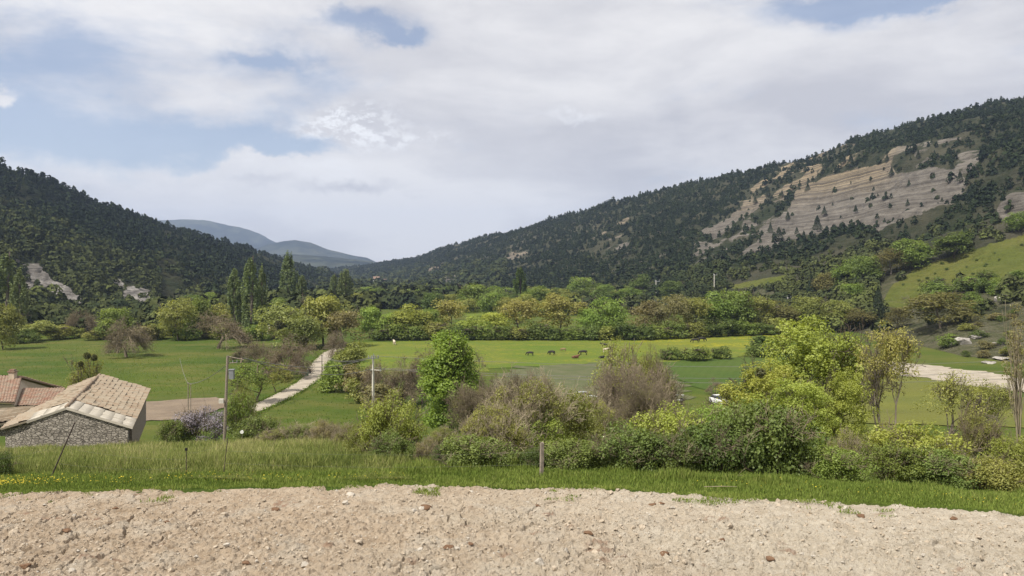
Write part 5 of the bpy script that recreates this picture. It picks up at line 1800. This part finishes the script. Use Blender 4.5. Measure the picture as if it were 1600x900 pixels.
# ------------------------------------------------------------------ cars
M_CARW = simple('white_car_paint', (0.62, 0.62, 0.61), 0.3, 0.02, 1, spec=0.5)
M_CARS = simple('silver_car_paint', (0.55, 0.57, 0.60), 0.3, 0.02, 1, metal=0.4, spec=0.5)
M_GLASS = simple('dark_window_glass', (0.02, 0.024, 0.028), 0.12, 0.1, 1, spec=0.6)
M_TYRE = simple('black_tyre', (0.02, 0.02, 0.02), 0.8, 0.1, 3)
M_LAMP = simple('headlight_glass', (0.7, 0.7, 0.68), 0.15, 0.05, 1, spec=0.6)
M_RED = simple('tail_lamp', (0.35, 0.02, 0.02), 0.3, 0.05, 1, spec=0.5)


def car_part(sections, mat, name, parent):
    """loft of (x, half width bottom, half width top, z bottom, z top) cross sections"""
    V, n = [], len(sections)
    for (x_, wb, wt, zb, zt) in sections:
        zm = zb + (zt - zb) * 0.55
        V += [(x_, -wb * .93, zb), (x_, -wb, zm), (x_, -wt, zt - .04), (x_, -wt * .9, zt), (x_, wt * .9, zt), (x_, wt, zt - .04), (x_, wb, zm), (x_, wb * .93, zb)]
    Q = []
    for i in range(n - 1):
        for j in range(8):
            k = (j + 1) % 8
            Q.append((i * 8 + j, i * 8 + k, i * 8 + 8 + k, i * 8 + 8 + j))
    me = bpy.data.meshes.new(name)
    me.from_pydata(V, [], Q + [tuple(range(7, -1, -1)), tuple(range(n * 8 - 8, n * 8))])
    me.materials.append(mat)
    bm = bmesh.new()
    bm.from_mesh(me)
    bmesh.ops.recalc_face_normals(bm, faces=bm.faces)
    bm.to_mesh(me)
    bm.free()
    return link(name, me, parent)


def make_car(loc, rz, label, paint):
    r = empty('parked_car', loc, label, 'car')
    r.rotation_euler = (0, 0, rz)
    car_part([(-2.05, .74, .72, .35, .80), (-1.95, .82, .78, .26, .92), (-1.2, .87, .82, .24, .98), (0.6, .87, .82, .24, .96), (1.5, .85, .78, .25, .86), (1.95, .78, .72, .28, .72), (2.08, .68, .64, .36, .62)], paint, 'body', r)
    cab = car_part([(-1.75, .74, .62, .93, 1.06), (-1.35, .76, .60, .95, 1.40), (-0.6, .77, .60, .95, 1.48), (0.25, .77, .60, .94, 1.44), (0.95, .74, .62, .92, 1.00)], M_GLASS, 'cabin', r)
    car_part([(-1.42, .58, .57, 1.405, 1.44), (-0.6, .61, .59, 1.46, 1.52), (0.30, .60, .57, 1.43, 1.47)], paint, 'roof', r)
    for xx in (-1.3, 1.32):
        for yy in (-.80, .80):
            V, Q = rods([((xx, yy - .09, .32), (xx, yy + .09, .32), .32)], 16)
            wh = link('wheel', mesh_np('wheel', V, Q, M_TYRE), r)
            V, Q = rods([((xx, yy - .10, .32), (xx, yy + .10, .32), .19)], 12)
            link('rim', mesh_np('rim', V, Q, M_STEEL), wh)
    for yy in (-.56, .56):
        link('headlight', mesh_np('headlight', *box_arr((2.0, yy, .62), (.14, .26, .12)), M_LAMP), r)
        link('tail_light', mesh_np('tail_light', *box_arr((-2.02, yy * 1.1, .78), (.1, .16, .22)), M_RED), r)
    link('windscreen_pillar', mesh_np('windscreen_pillar', *box_arr((-0.55, 0, 1.2), (.09, 1.36, .50)), paint), r)
    return r


x, y, z = hit(1124, 631)
make_car((x, y, z), math.radians(-72), 'white hatchback parked in the grass beyond the hedge', M_CARW)
x, y, z = hit(914, 625)
make_car((x, y, z), math.radians(10), 'silver car half hidden behind the olive bushes', M_CARS)

# swing barrier beside the white car
x, y, z = hit(1065, 632)
br = empty('swing_barrier', (x, y, z), 'white swing barrier bar on a dark post left of the white car', 'barrier')
link('post', mesh_np('post', *box_arr((0, 0, .55), (.34, .3, 1.1)), M_BLACK), br)
V, Q = rods([((-1.55, 0, .72), (0.25, 0, .78), .06)], 8)
link('bar', mesh_np('bar', V, Q, M_WHITE), br)
link('counterweight', mesh_np('counterweight', *box_arr((.28, 0, .8), (.34, .26, .3)), M_RUST), br)
link('pivot', mesh_np('pivot', *box_arr((0, -.17, .76), (.2, .05, .2)), M_STEEL), br)
x, y, z = hit(1048, 621)
rl = empty('guard_rail', (x, y, z), 'long white rail at the edge of the stubble field, above the barrier', 'rail')
V, Q = rods([((-2.4, 0, .45), (2.4, 0, .45), .05)], 8)
link('bar', mesh_np('bar', V, Q, M_WHITE), rl)
for k in (-2.2, 0, 2.2):
    link('post', mesh_np('post', *box_arr((k, 0.1, .22), (.1, .1, .5)), M_WHITE), rl)

# cabinet and bin at the track
M_GREENP = simple('green_cabinet_paint', (0.10, 0.16, 0.10), 0.6, 0.1, 4)
x, y, z = hit(477, 588)
cb = empty('utility_cabinet', (x, y, z), 'dull green utility cabinet at the left edge of the gravel track', 'cabinet')
link('body', mesh_np('body', *box_arr((0, 0, .65), (1.3, .6, 1.3)), M_GREENP), cb)
link('door', mesh_np('door', *box_arr((-.32, -.31, .65), (.58, .03, 1.1)), M_GREENP), cb)
link('door', mesh_np('door', *box_arr((.32, -.31, .65), (.58, .03, 1.1)), M_GREENP), cb)
link('lid', mesh_np('lid', *box_arr((0, 0, 1.33), (1.42, .72, .06)), M_STEEL), cb)
x, y, z = hit(484, 585)
bn = empty('waste_bin', (x, y, z), 'black wheeled bin right of the green utility cabinet', 'bin')
V, Q = box_arr((0, 0, .6), (.6, .65, 1.0))
V[:4, :2] *= 0.8
link('body', mesh_np('body', V, Q, M_TYRE), bn)
V, Q = box_arr((0, -.02, 1.13), (.66, .74, .08))
link('lid', mesh_np('lid', V, Q, M_TYRE), bn)
for k in (-.25, .25):
    V, Q = rods([((k - .03, .25, .1), (k + .03, .25, .1), .1)], 10)
    link('wheel', mesh_np('wheel', V, Q, M_STEEL), bn)
# white marker in the grass
x, y, z = at(378, 60)
z += 0.1
mk = empty('field_marker', (x, y, z), 'small round white marker on a short stick right of the wooden power pole', 'marker')
zt = CAMZ + (HZ - 675) * y / F - z
V, Q = rods([((0, -.03, zt), (0, .03, zt), .13)], 16)
link('disc', mesh_np('disc', V, Q, M_WHITE), mk)
pole_mesh((0, 0.04, -.1), (0, 0.04, zt), 0.02, 0.02, M_GREYWOOD, mk, 'stick')

# ------------------------------------------------------------------ cows: one skin per animal
def cow_mesh(name, pose):
    if pose == 'grazing':
        pts = {'pel': (-.78, 0, 1.12, .30), 'bel': (-.1, 0, 1.02, .40), 'sho': (.55, 0, 1.10, .33), 'nec': (.95, 0, .95, .19), 'pol': (1.22, 0, .55, .15), 'muz': (1.38, 0, .18, .09)}
    elif pose == 'standing':
        pts = {'pel': (-.78, 0, 1.12, .30), 'bel': (-.1, 0, 1.02, .40), 'sho': (.55, 0, 1.12, .33), 'nec': (.95, 0, 1.28, .19), 'pol': (1.22, 0, 1.38, .16), 'muz': (1.55, 0, 1.20, .09)}
    else:
        pts = {'pel': (-.78, 0, .42, .32), 'bel': (-.1, .05, .40, .42), 'sho': (.55, 0, .46, .34), 'nec': (.90, 0, .72, .19), 'pol': (1.12, 0, .92, .16), 'muz': (1.42, .05, .76, .09)}
    E = [('pel', 'bel'), ('bel', 'sho'), ('sho', 'nec'), ('nec', 'pol'), ('pol', 'muz')]
    pts['tl1'] = (pts['pel'][0] - .30, 0, pts['pel'][2] + .02, .07)
    pts['tl2'] = (pts['pel'][0] - .40, 0, max(pts['pel'][2] - .65, .1), .035)
    E += [('pel', 'tl1'), ('tl1', 'tl2')]
    for s_, n_ in ((1, 'l'), (-1, 'r')):
        pts['ea' + n_] = (pts['pol'][0] - .02, .30 * s_, pts['pol'][2] + .08, .05)
        E.append(('pol', 'ea' + n_))
        if pose == 'lying':
            pts['fk' + n_] = (.75, .30 * s_, .16, .10)
            pts['ff' + n_] = (.40, .36 * s_, .08, .06)
            pts['hk' + n_] = (-.45, .45 * s_, .18, .13)
            pts['hf' + n_] = (-.75, .50 * s_, .08, .06)
        else:
            pts['fk' + n_] = (.58, .20 * s_, .58, .11)
            pts['ff' + n_] = (.58 + .08 * s_, .20 * s_, .04, .065)
            pts['hk' + n_] = (-.70, .22 * s_, .72, .15)
            pts['hh' + n_] = (-.92, .22 * s_, .46, .08)
            pts['hf' + n_] = (-.86 + .08 * s_, .22 * s_, .04, .065)
        E += [('sho', 'fk' + n_), ('fk' + n_, 'ff' + n_), ('pel', 'hk' + n_)]
        E += [('hk' + n_, 'hh' + n_), ('hh' + n_, 'hf' + n_)] if 'hh' + n_ in pts else [('hk' + n_, 'hf' + n_)]
    ks = list(pts)
    me = bpy.data.meshes.new(name)
    me.from_pydata([pts[k][:3] for k in ks], [(ks.index(a_), ks.index(b_)) for a_, b_ in E], [])
    bm = bmesh.new()
    bm.from_mesh(me)
    lay = bm.verts.layers.skin.verify()
    for v, k in zip(bm.verts, ks):
        v[lay].radius = (pts[k][3], pts[k][3])
        v[lay].use_root = k == 'pel'
    bm.to_mesh(me)
    bm.free()
    return me


M_COWB = simple('black_hide', (0.022, 0.019, 0.017), 0.7, 0.2, 3)
M_COWT = simple('tan_hide', (0.22, 0.145, 0.08), 0.8, 0.2, 3)
M_COWR = simple('red_brown_hide', (0.13, 0.06, 0.035), 0.8, 0.2, 3)
M_COWC = simple('cream_hide', (0.55, 0.47, 0.36), 0.8, 0.15, 3)
COWM = {p: cow_mesh('cow_' + p, p) for p in ('grazing', 'standing', 'lying')}
for px, pb, pose, mt, rz, lab, sc_ in [
        (828, 556, 'grazing', M_COWB, 2.9, 'leftmost black cow grazing on the pasture', 1),
        (862, 555, 'grazing', M_COWB, 2.5, 'black cow grazing between the leftmost black and the red lying one', 1.1),
        (880, 549, 'grazing', M_COWT, 2.8, 'tan calf grazing above the red lying cow', .8),
        (899, 560, 'lying', M_COWR, 0.3, 'reddish cow lying in the grass', 1.1),
        (911, 555, 'grazing', M_COWB, 3.0, 'black cow grazing right beside the reddish lying one', 1.15),
        (944, 543, 'standing', M_COWB, 2.7, 'black cow standing highest in the pasture behind the bare top of the sparse tree', 1.05),
        (947, 551, 'standing', M_COWC, 0.4, 'cream cow standing just below the highest black one', 1),
        (940, 560, 'lying', M_COWB, 0.2, 'black cow lying below the cream one', .9),
        (1086, 536, 'grazing', M_COWB, 3.1, 'left one of two black cows among the buttercups', 1.25),
        (1097, 534, 'grazing', M_COWB, 0.2, 'right one of two black cows among the buttercups', 1.3),
        (616, 539, 'standing', M_COWC, 1.9, 'cream cow standing alone at the left end of the pasture', 1.15)]:
    x, y, z = hit(px, pb)
    o = link('cow', COWM[pose], loc=(x, y, z + 0.05))
    o.rotation_euler = (0, 0, rz)
    o.scale = (sc_ * .9, sc_ * .9, sc_ * .9)
    o.modifiers.new('skin', 'SKIN').use_smooth_shade = True
    sb = o.modifiers.new('subsurf', 'SUBSURF')
    sb.levels = sb.render_levels = 1
    if not COWM[pose].materials:
        COWM[pose].materials.append(mt)
    o.material_slots[0].link = 'OBJECT'
    o.material_slots[0].material = mt
    tag(o, lab, 'cow')

# ------------------------------------------------------------------ boulders
M_BOULDER = soil_mat('pale_limestone', (0.24, 0.22, 0.195), (0.38, 0.355, 0.32), 1.2)


def rock_mesh(seed, name='boulder', sub=3, rough=0.35):
    bm = bmesh.new()
    bmesh.ops.create_icosphere(bm, subdivisions=sub, radius=1.0)
    P = np.array([v.co[:] for v in bm.verts])
    rg = np.random.default_rng(seed)
    for _ in range(9):         # plane cuts make facets
        d = rg.normal(0, 1, 3)
        d /= np.linalg.norm(d)
        k = rg.uniform(0.45, 0.8)
        h_ = P @ d
        P = P - np.where(h_ > k, h_ - k, 0)[:, None] * d
    P *= (1 + rough * fbm(P[:, 0] * 1.7 + seed, P[:, 1] * 1.7 + P[:, 2] * 2.1, seed, 3))[:, None]
    for v, p in zip(bm.verts, P):
        v.co = p
    me = bpy.data.meshes.new(name)
    bm.to_mesh(me)
    bm.free()
    return me


ROCKM = [rock_mesh(s_) for s_ in range(6)]
for me in ROCKM:
    me.materials.append(M_BOULDER)
for i, (px, pb, w_, h_, lab) in enumerate([
        (1503, 538, 22, 15, 'biggest white boulder at the right edge of the pasture'),
        (1490, 540, 18, 6, 'flat pale rock at the left foot of the biggest white boulder'),
        (1522, 528, 20, 6, 'pale rock ledge right of the biggest white boulder'),
        (1535, 522, 14, 6, 'small pale rock above the ledge on the rocky slope'),
        (1560, 538, 26, 5, 'long low pale rock in the middle of the rocky slope'),
        (1582, 541, 20, 7, 'pale rock near the vine hung trunk'),
        (1568, 562, 26, 6, 'low pale rock above the riverbed at the right edge'),
        (1545, 568, 18, 4, 'flat pale stone just above the riverbed'),
        (1572, 466, 24, 10, 'white rock outcrop in the dark scrub at the right edge'),
        (1592, 444, 26, 14, 'largest white outcrop at the right edge below the hill meadow'),
        (1560, 470, 14, 9, 'small white rock left of the outcrop in the scrub')]):
    x, y, z = hit(px, pb)
    s_ = y / F
    o = link('boulder', ROCKM[i % 6], loc=(x, y, z + h_ * s_ * .3))
    o.scale = (w_ * s_ * .6, w_ * s_ * .5, h_ * s_ * .75)
    o.rotation_euler = (0, 0, i * 1.3)
    tag(o, lab, 'boulder')

# ------------------------------------------------------------------ the bare dirt of the terrace
rngd = np.random.default_rng(5)
xs = np.concatenate([np.linspace(-46, -19.5, 80), np.linspace(-19.4, 19.4, 960), np.linspace(19.5, 46, 80)])
ys = np.concatenate([np.linspace(-30, 14.5, 40), np.linspace(14.6, 26.9, 330)])
XX, YY = np.meshgrid(xs, ys)
f1, f2, idc = worley(XX / 0.62 + 0.35 * fbm(XX * 1.3, YY * 1.3, 1, 3), YY / 0.75 + 0.35 * fbm(XX * 1.3, YY * 1.3, 2, 3), 3)
g1, g2, idg = worley(XX / 0.24 + 0.3 * fbm(XX * 3, YY * 3, 7, 2), YY / 0.24 + 0.3 * fbm(XX * 3, YY * 3, 8, 2), 13)
k1, k2, idk = worley(XX / 0.11, YY / 0.11, 23)
slab = smoothstep(0.0, 0.11, f2 - f1)
lump = np.clip(1 - g1 * 1.35, 0, 1)
pick = fbm(XX * 0.28, YY * 0.28, 31, 3)
plate = smoothstep(-0.15, 0.3, pick + 0.35 * smoothstep(-2, -12, XX))
zz = 0.11 * (slab - 1) * plate + 0.075 * (idc - .5) * slab * plate
zz += 0.075 * lump * (idg > 0.62) * (1.0 - 0.72 * plate) + 0.075 * np.clip(1 - k1 * 1.25, 0, 1) * (idk > 0.6)
zz += 0.13 * fbm(XX * 0.3, YY * 0.5, 41, 3) + 0.035 * fbm(XX * 5, YY * 5, 43, 3)
fade = smoothstep(0, 14.6, YY)
ed = YY - (edge_y(XX) + 0.5 * fbm(XX * 0.55, YY * 0.3, 47, 4) + 0.4 * fbm(XX * 2.4, YY * 2.4, 48, 3))
zz = zz * (1 - 0.5 * smoothstep(-3.5, -0.8, ed)) + 0.02 + 0.03 * np.exp(-(ed / 0.5) ** 2) * (0.4 + fbm(XX * .8, YY, 49, 2)) - 0.55 * smoothstep(0.0, 1.0, ed) - 3.0 * smoothstep(0.8, 2.5, ed)
red = smoothstep(0.42, 0.62, fbm(XX * 0.9, YY * 1.6, 61, 4)) * (idg > 0.4)
crack = (1 - smoothstep(0.0, 0.07, f2 - f1)) * plate

m, t, out = new_mat('bare_dirt')
co = t.node('ShaderNodeNewGeometry').outputs['Position']
sx_, sy_, sz_ = t.sep(co)
n = t.noise(co, 0.22, 5, 0.65)
side = t.smooth(t.m('ADD', sx_, t.m('MULTIPLY', t.m('SUBTRACT', n, 0.5), 24)), -7.0, 8.0)
a_ = t.mix(t.smooth(t.noise(co, 1.6, 7, 0.7), 0.33, 0.66), (0.32, 0.245, 0.172), (0.43, 0.35, 0.262))
b_ = t.mix(t.smooth(t.noise(co, 2.4, 7, 0.7), 0.33, 0.66), (0.375, 0.32, 0.245), (0.49, 0.435, 0.35))
c = t.mix(side, a_, b_)
c = t.mix(t.m('MULTIPLY', t.smooth(t.noise(co, 0.7, 5, 0.6), 0.5, 0.68), 0.55), c, (0.44, 0.395, 0.325))
c = t.mix(t.m('MULTIPLY', t.attr('red'), 0.55), c, (0.20, 0.105, 0.065))
c = t.mix(t.m('MULTIPLY', t.attr('grain'), 0.35), c, (0.37, 0.33, 0.275))
fn = t.noise(co, 26, 6, 0.75)
c = t.mix(t.m('MULTIPLY', t.smooth(fn, 0.46, 0.66), 0.42), c, t.mix(1.0, c, (0.6, 0.56, 0.52), 'MULTIPLY'))
principled(t, out, c, 0.95, t.m('ADD', fn, t.noise(co, 9, 5, 0.7)), 0.06, 1.0, spec=0.05)
M_DIRT = m
V = np.stack([XX, YY, zz * np.maximum(fade, 0.15)], 2).reshape(-1, 3)
o = link('dirt_ground', mesh_np('dirt_ground', V, grid_faces(len(ys), len(xs)), M_DIRT, {'red': red.ravel(), 'grain': ((idk > 0.8) * np.clip(1 - k1, 0, 1)).ravel()}, smooth=False))
tag(o, kind='structure')


def dirt_z(x, y):
    i = int(np.argmin(np.abs(xs - x)))
    j = int(np.argmin(np.abs(ys - y)))
    return float(V[j * len(xs) + i, 2])


# loose stones: the bigger ones things of their own, the crumbs one mass
M_PALESTONE = soil_mat('pale_loose_stone', (0.36, 0.32, 0.265), (0.50, 0.455, 0.39), 6)
M_CLOD = soil_mat('brown_clod', (0.12, 0.07, 0.042), (0.19, 0.115, 0.07), 6)
M_TANCLOD = soil_mat('tan_clod', (0.33, 0.27, 0.20), (0.46, 0.39, 0.305), 6)
STM = [rock_mesh(40 + s_, 'stone', 2, 0.3) for s_ in range(5)]
for me in STM:
    me.materials.append(M_PALESTONE)


def dirt_pt(px, py):
    Y = CAMZ * F / (py - HZ)
    return (px - 800) / F * Y, Y


for i, (px, py, w_, lab) in enumerate([
        (844, 886, 14, 'pale angular stone standing upright at the bottom, right of the middle'),
        (477, 886, 15, 'flat pale stone near the bottom edge, left of the middle'),
        (885, 861, 9, 'upright pale stone above and right of the bottom angular one'),
        (355, 864, 11, 'pale stone in the brown dirt, lower left'),
        (1051, 798, 12, 'pale flat stone right of the middle, below the grass edge'),
        (1320, 799, 9, 'pale stone right of the middle under the grass edge'),
        (540, 792, 12, 'pale stone in the upper middle of the dirt'),
        (548, 777, 11, 'pale stone just under the grass edge, left of the middle'),
        (647, 803, 10, 'grey stone just right of the upper middle stone'),
        (40, 764, 14, 'white stone lying in the grass edge at the far left'),
        (30, 771, 9, 'smaller white stone left of the one in the grass edge'),
        (1412, 829, 9, 'pale stone in the right part of the dirt'),
        (1488, 805, 9, 'pale stone near the right edge of the dirt under the grass'),
        (112, 896, 12, 'pale stone cut by the bottom edge at left'),
        (1105, 783, 7, 'small pale stone on the edge of the grass, right of the middle'),
        (1245, 787, 7, 'small pale stone on the edge of the grass, far right'),
        (672, 770, 12, 'broad pale stone tucked under the grass bank in the middle')]):
    X, Y = dirt_pt(px, py)
    s_ = w_ / F * Y
    o = link('stone', STM[i % 5], loc=(X, Y, dirt_z(X, Y) + s_ * .16))
    o.scale = (s_ * .68, s_ * .5, s_ * (.6 if 'upright' in lab else .34))
    o.rotation_euler = (0.2, 0.1, i * 0.9)
    tag(o, lab, 'stone')
for i, (px, py, w_) in enumerate([(665, 797, 16), (920, 838, 16), (960, 838, 10), (1036, 868, 17), (1204, 876, 16), (1200, 844, 12), (1490, 814, 12), (1020, 791, 12), (1035, 790, 10), (838, 789, 12), (1128, 846, 10), (700, 862, 16), (105, 832, 14), (180, 795, 10), (40, 892, 18), (430, 797, 12), (385, 885, 14), (262, 816, 14), (1345, 812, 14), (735, 858, 12)]):
    X, Y = dirt_pt(px, py)
    s_ = w_ / F * Y
    o = link('clod', STM[(i + 2) % 5], loc=(X, Y, dirt_z(X, Y) + s_ * .08))
    o.scale = (s_ * .65, s_ * .6, s_ * .24)
    o.rotation_euler = (0, 0, i * 1.7)
    o.material_slots[0].link = 'OBJECT'
    o.material_slots[0].material = M_CLOD
    tag(o, 'dark reddish brown clod lying on the pale dirt', 'clod', 'brown clods on the dirt')


def scatter_rocks(name, n, seed, size, mat, yr=(14.8, 25.4)):
    rg = np.random.default_rng(seed)
    tpl = []
    for k in range(6):
        me = rock_mesh(70 + k, 'crumb', 1, 0.25)
        tpl.append((np.array([v.co[:] for v in me.vertices]), np.array([p.vertices[:] for p in me.polygons])))
        bpy.data.meshes.remove(me)
    x = rg.uniform(-20, 20, n)
    y = rg.uniform(*yr, n)
    keep = y < edge_y(x) + 0.2 * rg.normal(0, 1, n)
    x, y = x[keep], y[keep]
    ii = np.clip(np.searchsorted(xs, x), 0, len(xs) - 1)
    jj = np.clip(np.searchsorted(ys, y), 0, len(ys) - 1)
    z = V[jj * len(xs) + ii, 2]
    s_ = size * np.exp(rg.normal(0, .45, len(x)))
    Vs, Qs, off = [], [], 0
    for k in range(6):
        sel = np.arange(len(x)) % 6 == k
        tv, tf = tpl[k]
        a = rg.uniform(0, 6.28, sel.sum())
        ca, sa = np.cos(a), np.sin(a)
        sc = s_[sel]
        fl = rg.uniform(.4, .8, sel.sum())
        P = np.stack([tv[None, :, 0] * ca[:, None] - tv[None, :, 1] * sa[:, None], tv[None, :, 0] * sa[:, None] + tv[None, :, 1] * ca[:, None], tv[None, :, 2] * fl[:, None]], 2) * sc[:, None, None]
        P += np.stack([x[sel], y[sel], z[sel] + sc * .2], 1)[:, None, :]
        Vs.append(P.reshape(-1, 3))
        Qs.append((tf[None] + (np.arange(sel.sum()) * len(tv))[:, None, None] + off).reshape(-1, tf.shape[1]))
        off += sel.sum() * len(tv)
    return link(name, mesh_np(name, np.concatenate(Vs), np.concatenate(Qs), mat))


tag(scatter_rocks('gravel', 14000, 1, 0.029, M_TANCLOD), 'crumbled tan dirt and gravel scattered over the bare terrace', 'gravel', kind='stuff')
tag(scatter_rocks('pebbles', 3000, 2, 0.026, M_PALESTONE), 'small pale pebbles scattered over the bare terrace', 'pebbles', kind='stuff')

# ------------------------------------------------------------------ grass
def grass_leaf(name, stops, transl=0.35):
    m, t, out = new_mat(name)
    r = t.node('ShaderNodeValToRGB')
    e = r.color_ramp.elements
    e[0].position, e[0].color = 0, (*stops[0], 1)
    e[1].position, e[1].color = 1, (*stops[-1], 1)
    for i, c in enumerate(stops[1:-1]):
        x_ = e.new((i + 1) / (len(stops) - 1))
        x_.color = (*c, 1)
    t.l.new(t.attr('tint'), r.inputs[0])
    d = t.node('ShaderNodeBsdfDiffuse')
    t.l.new(r.outputs[0], d.inputs['Color'])
    tr = t.node('ShaderNodeBsdfTranslucent')
    t.l.new(r.outputs[0], tr.inputs['Color'])
    mx = t.node('ShaderNodeMixShader')
    mx.inputs[0].default_value = transl
    t.l.new(d.outputs[0], mx.inputs[1])
    t.l.new(tr.outputs[0], mx.inputs[2])
    t.l.new(mx.outputs[0], out.inputs['Surface'])
    return m


M_TURF = grass_leaf('turf_blades', [(0.10, 0.145, 0.028), (0.165, 0.222, 0.045), (0.23, 0.28, 0.065), (0.32, 0.325, 0.11)])
M_TALL = grass_leaf('tall_grass_blades', [(0.10, 0.135, 0.035), (0.21, 0.245, 0.065), (0.29, 0.31, 0.10), (0.44, 0.40, 0.19)])


def blades(name, rg, x, y, h, wdt, tint, mat, label, lean=0.35, dz=0.0):
    n = len(x)
    z = h_base(x, y) - 0.03 + dz
    a = rg.uniform(0, 2 * np.pi, n)
    l_ = lean * h * rg.uniform(0.2, 1.2, n)
    la = rg.uniform(0, 2 * np.pi, n)
    dxb, dyb = np.cos(a) * wdt / 2, np.sin(a) * wdt / 2
    lx, ly = np.cos(la) * l_, np.sin(la) * l_
    P = np.stack([np.stack([x - dxb, y - dyb, z], 1), np.stack([x + dxb, y + dyb, z], 1),
                  np.stack([x + dxb * .8 + lx * .35, y + dyb * .8 + ly * .35, z + h * .6], 1), np.stack([x - dxb * .8 + lx * .35, y - dyb * .8 + ly * .35, z + h * .6], 1),
                  np.stack([x + lx, y + ly, z + h], 1)], 1).reshape(-1, 3)
    b = np.arange(n)[:, None] * 5
    Q = b + np.array([[0, 1, 2, 3]])
    T = b + np.array([[3, 2, 4]])
    o = link(name, mesh_np(name, P, [Q, T], mat, {'tint': np.repeat(np.clip(tint, 0, 1), 5)}))
    return tag(o, label, 'grass', kind='stuff')


rg = np.random.default_rng(21)
N = 150000
x = rg.uniform(-24, 24, N)
y = edge_y(x) + rg.uniform(-1.4, 5.0, N)
edn = y - edge_y(x) - 0.5 * fbm(x * 0.55, y * 0.3, 47, 4)
keep = edn > rg.uniform(-0.15, 0.6, N) + 0.25 * fbm(x * 2, y * 2, 77, 2) - 1.7 * smoothstep(0.12, 0.42, fbm(x * 0.8, y * 1.1, 78, 3))
x, y, edn = x[keep], y[keep], edn[keep]
pt_ = fbm(x * 0.5, y * 0.9, 81, 4)
h = (0.05 + 0.10 * smoothstep(0.3, 2.4, edn) + 0.10 * np.clip(pt_, 0, 1)) * rg.uniform(0.6, 1.4, len(x))
tint = 0.42 + 0.35 * pt_ + rg.normal(0, .17, len(x))
blades('turf', rg, x, y, h, 0.016 + 0.012 * rg.uniform(0, 1, len(x)), tint, M_TURF, 'bright short grass along the edge of the dirt', 0.6, 0.13 * (1 - smoothstep(0.1, 0.7, edn)))
# tall grass of the slope on the left, thinner among the hedge
N = 170000
y = 25.9 + 26 * rg.uniform(0, 1, N) ** 1.9
px = rg.uniform(-60, 640, N)
x = (px - 800) / F * y
tf = fbm(x * 0.45, y * 0.3, 83, 4)
h = (0.08 + 0.46 * smoothstep(26.6, 29.5, y) + 0.22 * tf) * rg.uniform(0.55, 1.35, N)
tint = 0.40 + 0.6 * tf + rg.normal(0, .24, N) + 0.10 * smoothstep(30, 44, y)
blades('tall_grass', rg, x, y, h, 0.014 + 0.0007 * y, tint, M_TALL, 'tall seeding grass on the slope in front of the barn')
N = 42000
x = rg.uniform(-4, 24, N)
y = edge_y(x) + rg.uniform(2.4, 5.8, N)
tf = fbm(x * 0.6, y * 0.5, 85, 4)
h = (0.14 + 0.34 * np.clip(tf + .2, 0, 1)) * rg.uniform(0.5, 1.4, N)
blades('hedge_grass', rg, x, y, h, 0.03 + 0 * x, 0.35 + 0.5 * tf + rg.normal(0, .22, N), M_TURF, 'rank grass growing along the foot of the hedge')
# tufts that roughen the valley meadows
N = 60000
y = 119 + 170 * rg.uniform(0, 1, N) ** 1.2
px = rg.uniform(-80, 1300, N)
py = HZ + (CAMZ - VALLEY) * F / y
tf = fbm((px - 800) / F * y * 0.05, y * 0.03, 87, 4)
bad = np.zeros(N, bool)
for poly in ([(170, 618), (390, 614), (385, 660), (170, 665)], [(360, 655), (430, 615), (485, 590), (480, 550), (540, 540), (540, 560), (515, 585), (470, 615), (420, 650)],
             [(760, 564), (1080, 560), (1300, 550), (1300, 625), (1060, 632), (760, 625)], [(555, 520), (1250, 505), (1250, 560), (700, 592), (555, 580)]):
    bad |= in_poly(px, py, poly)
keep = ~bad & (tf > rg.uniform(-0.5, 0.35, N))
x, y, tf = ((px - 800) / F * y)[keep], y[keep], tf[keep]
blades('meadow_tufts', rg, x, y, rg.uniform(0.08, 0.3, len(x)), rg.uniform(0.05, 0.16, len(x)), 0.10 + 0.4 * tf + rg.normal(0, .15, len(x)), M_TURF, 'rough tufts of grass in the valley meadows', 0.8)
C_, N_, W_ = TRACK[0]
k = rg.integers(0, len(C_), 5200)
sd = np.where(rg.uniform(0, 1, 5200) < .5, 1.0, -1.0)
off = W_[k, 0] * 1.0 + rg.normal(0.12, 0.32, 5200)
P = C_[k] + N_[k] * (sd * off)[:, None] + rg.normal(0, 1.0, (5200, 1)) * np.stack([-N_[k][:, 1], N_[k][:, 0]], 1)
blades('verge_grass', rg, P[:, 0], P[:, 1], rg.uniform(0.15, 0.45, 5200), rg.uniform(0.08, 0.22, 5200), 0.2 + rg.normal(0, .2, 5200), M_TURF, 'ragged grass along both edges of the gravel track', 0.8)
# flower heads
M_BUTTER = simple('buttercup_petals', (0.62, 0.47, 0.03), 0.6, 0.1, 3)
n = 640
px = np.concatenate([np.abs(rg.normal(0, 1, 420)) * 80 - 20, rg.uniform(0, 640, 160), rg.uniform(1050, 1500, 60)])
y = 25.9 + np.abs(rg.normal(0, 0.55, n))
x = (px - 800) / F * y
y = y - 24.32 + edge_y(x) - 0.4
LV, LQ, LT = leaf_mesh(rg, np.stack([x, y, h_base(x, y) + rg.uniform(0.10, 0.26, n)], 1), 0.03, np.tile([[0, -0.3, 1.0]], (n, 1)), 0.8, 0.9)
tag(link('buttercups', mesh_np('buttercups', LV, LQ, M_BUTTER)), 'yellow buttercups dotted through the short grass', 'flowers', kind='stuff')
# a bleached stick in the grass
x, y, z = at(1100, 24.5)
V2_, Q2_ = rods([((0, 0, .10), (0.55, .1, .09), .012, .011), ((.55, .1, .09), (1.05, .16, .06), .011, .007)], 5)
tag(link('dry_stick', mesh_np('dry_stick', V2_, Q2_, M_TWIG_PALE), loc=(x, y, z + .03)), 'pale dry stick lying in the grass at the edge of the dirt', 'stick')
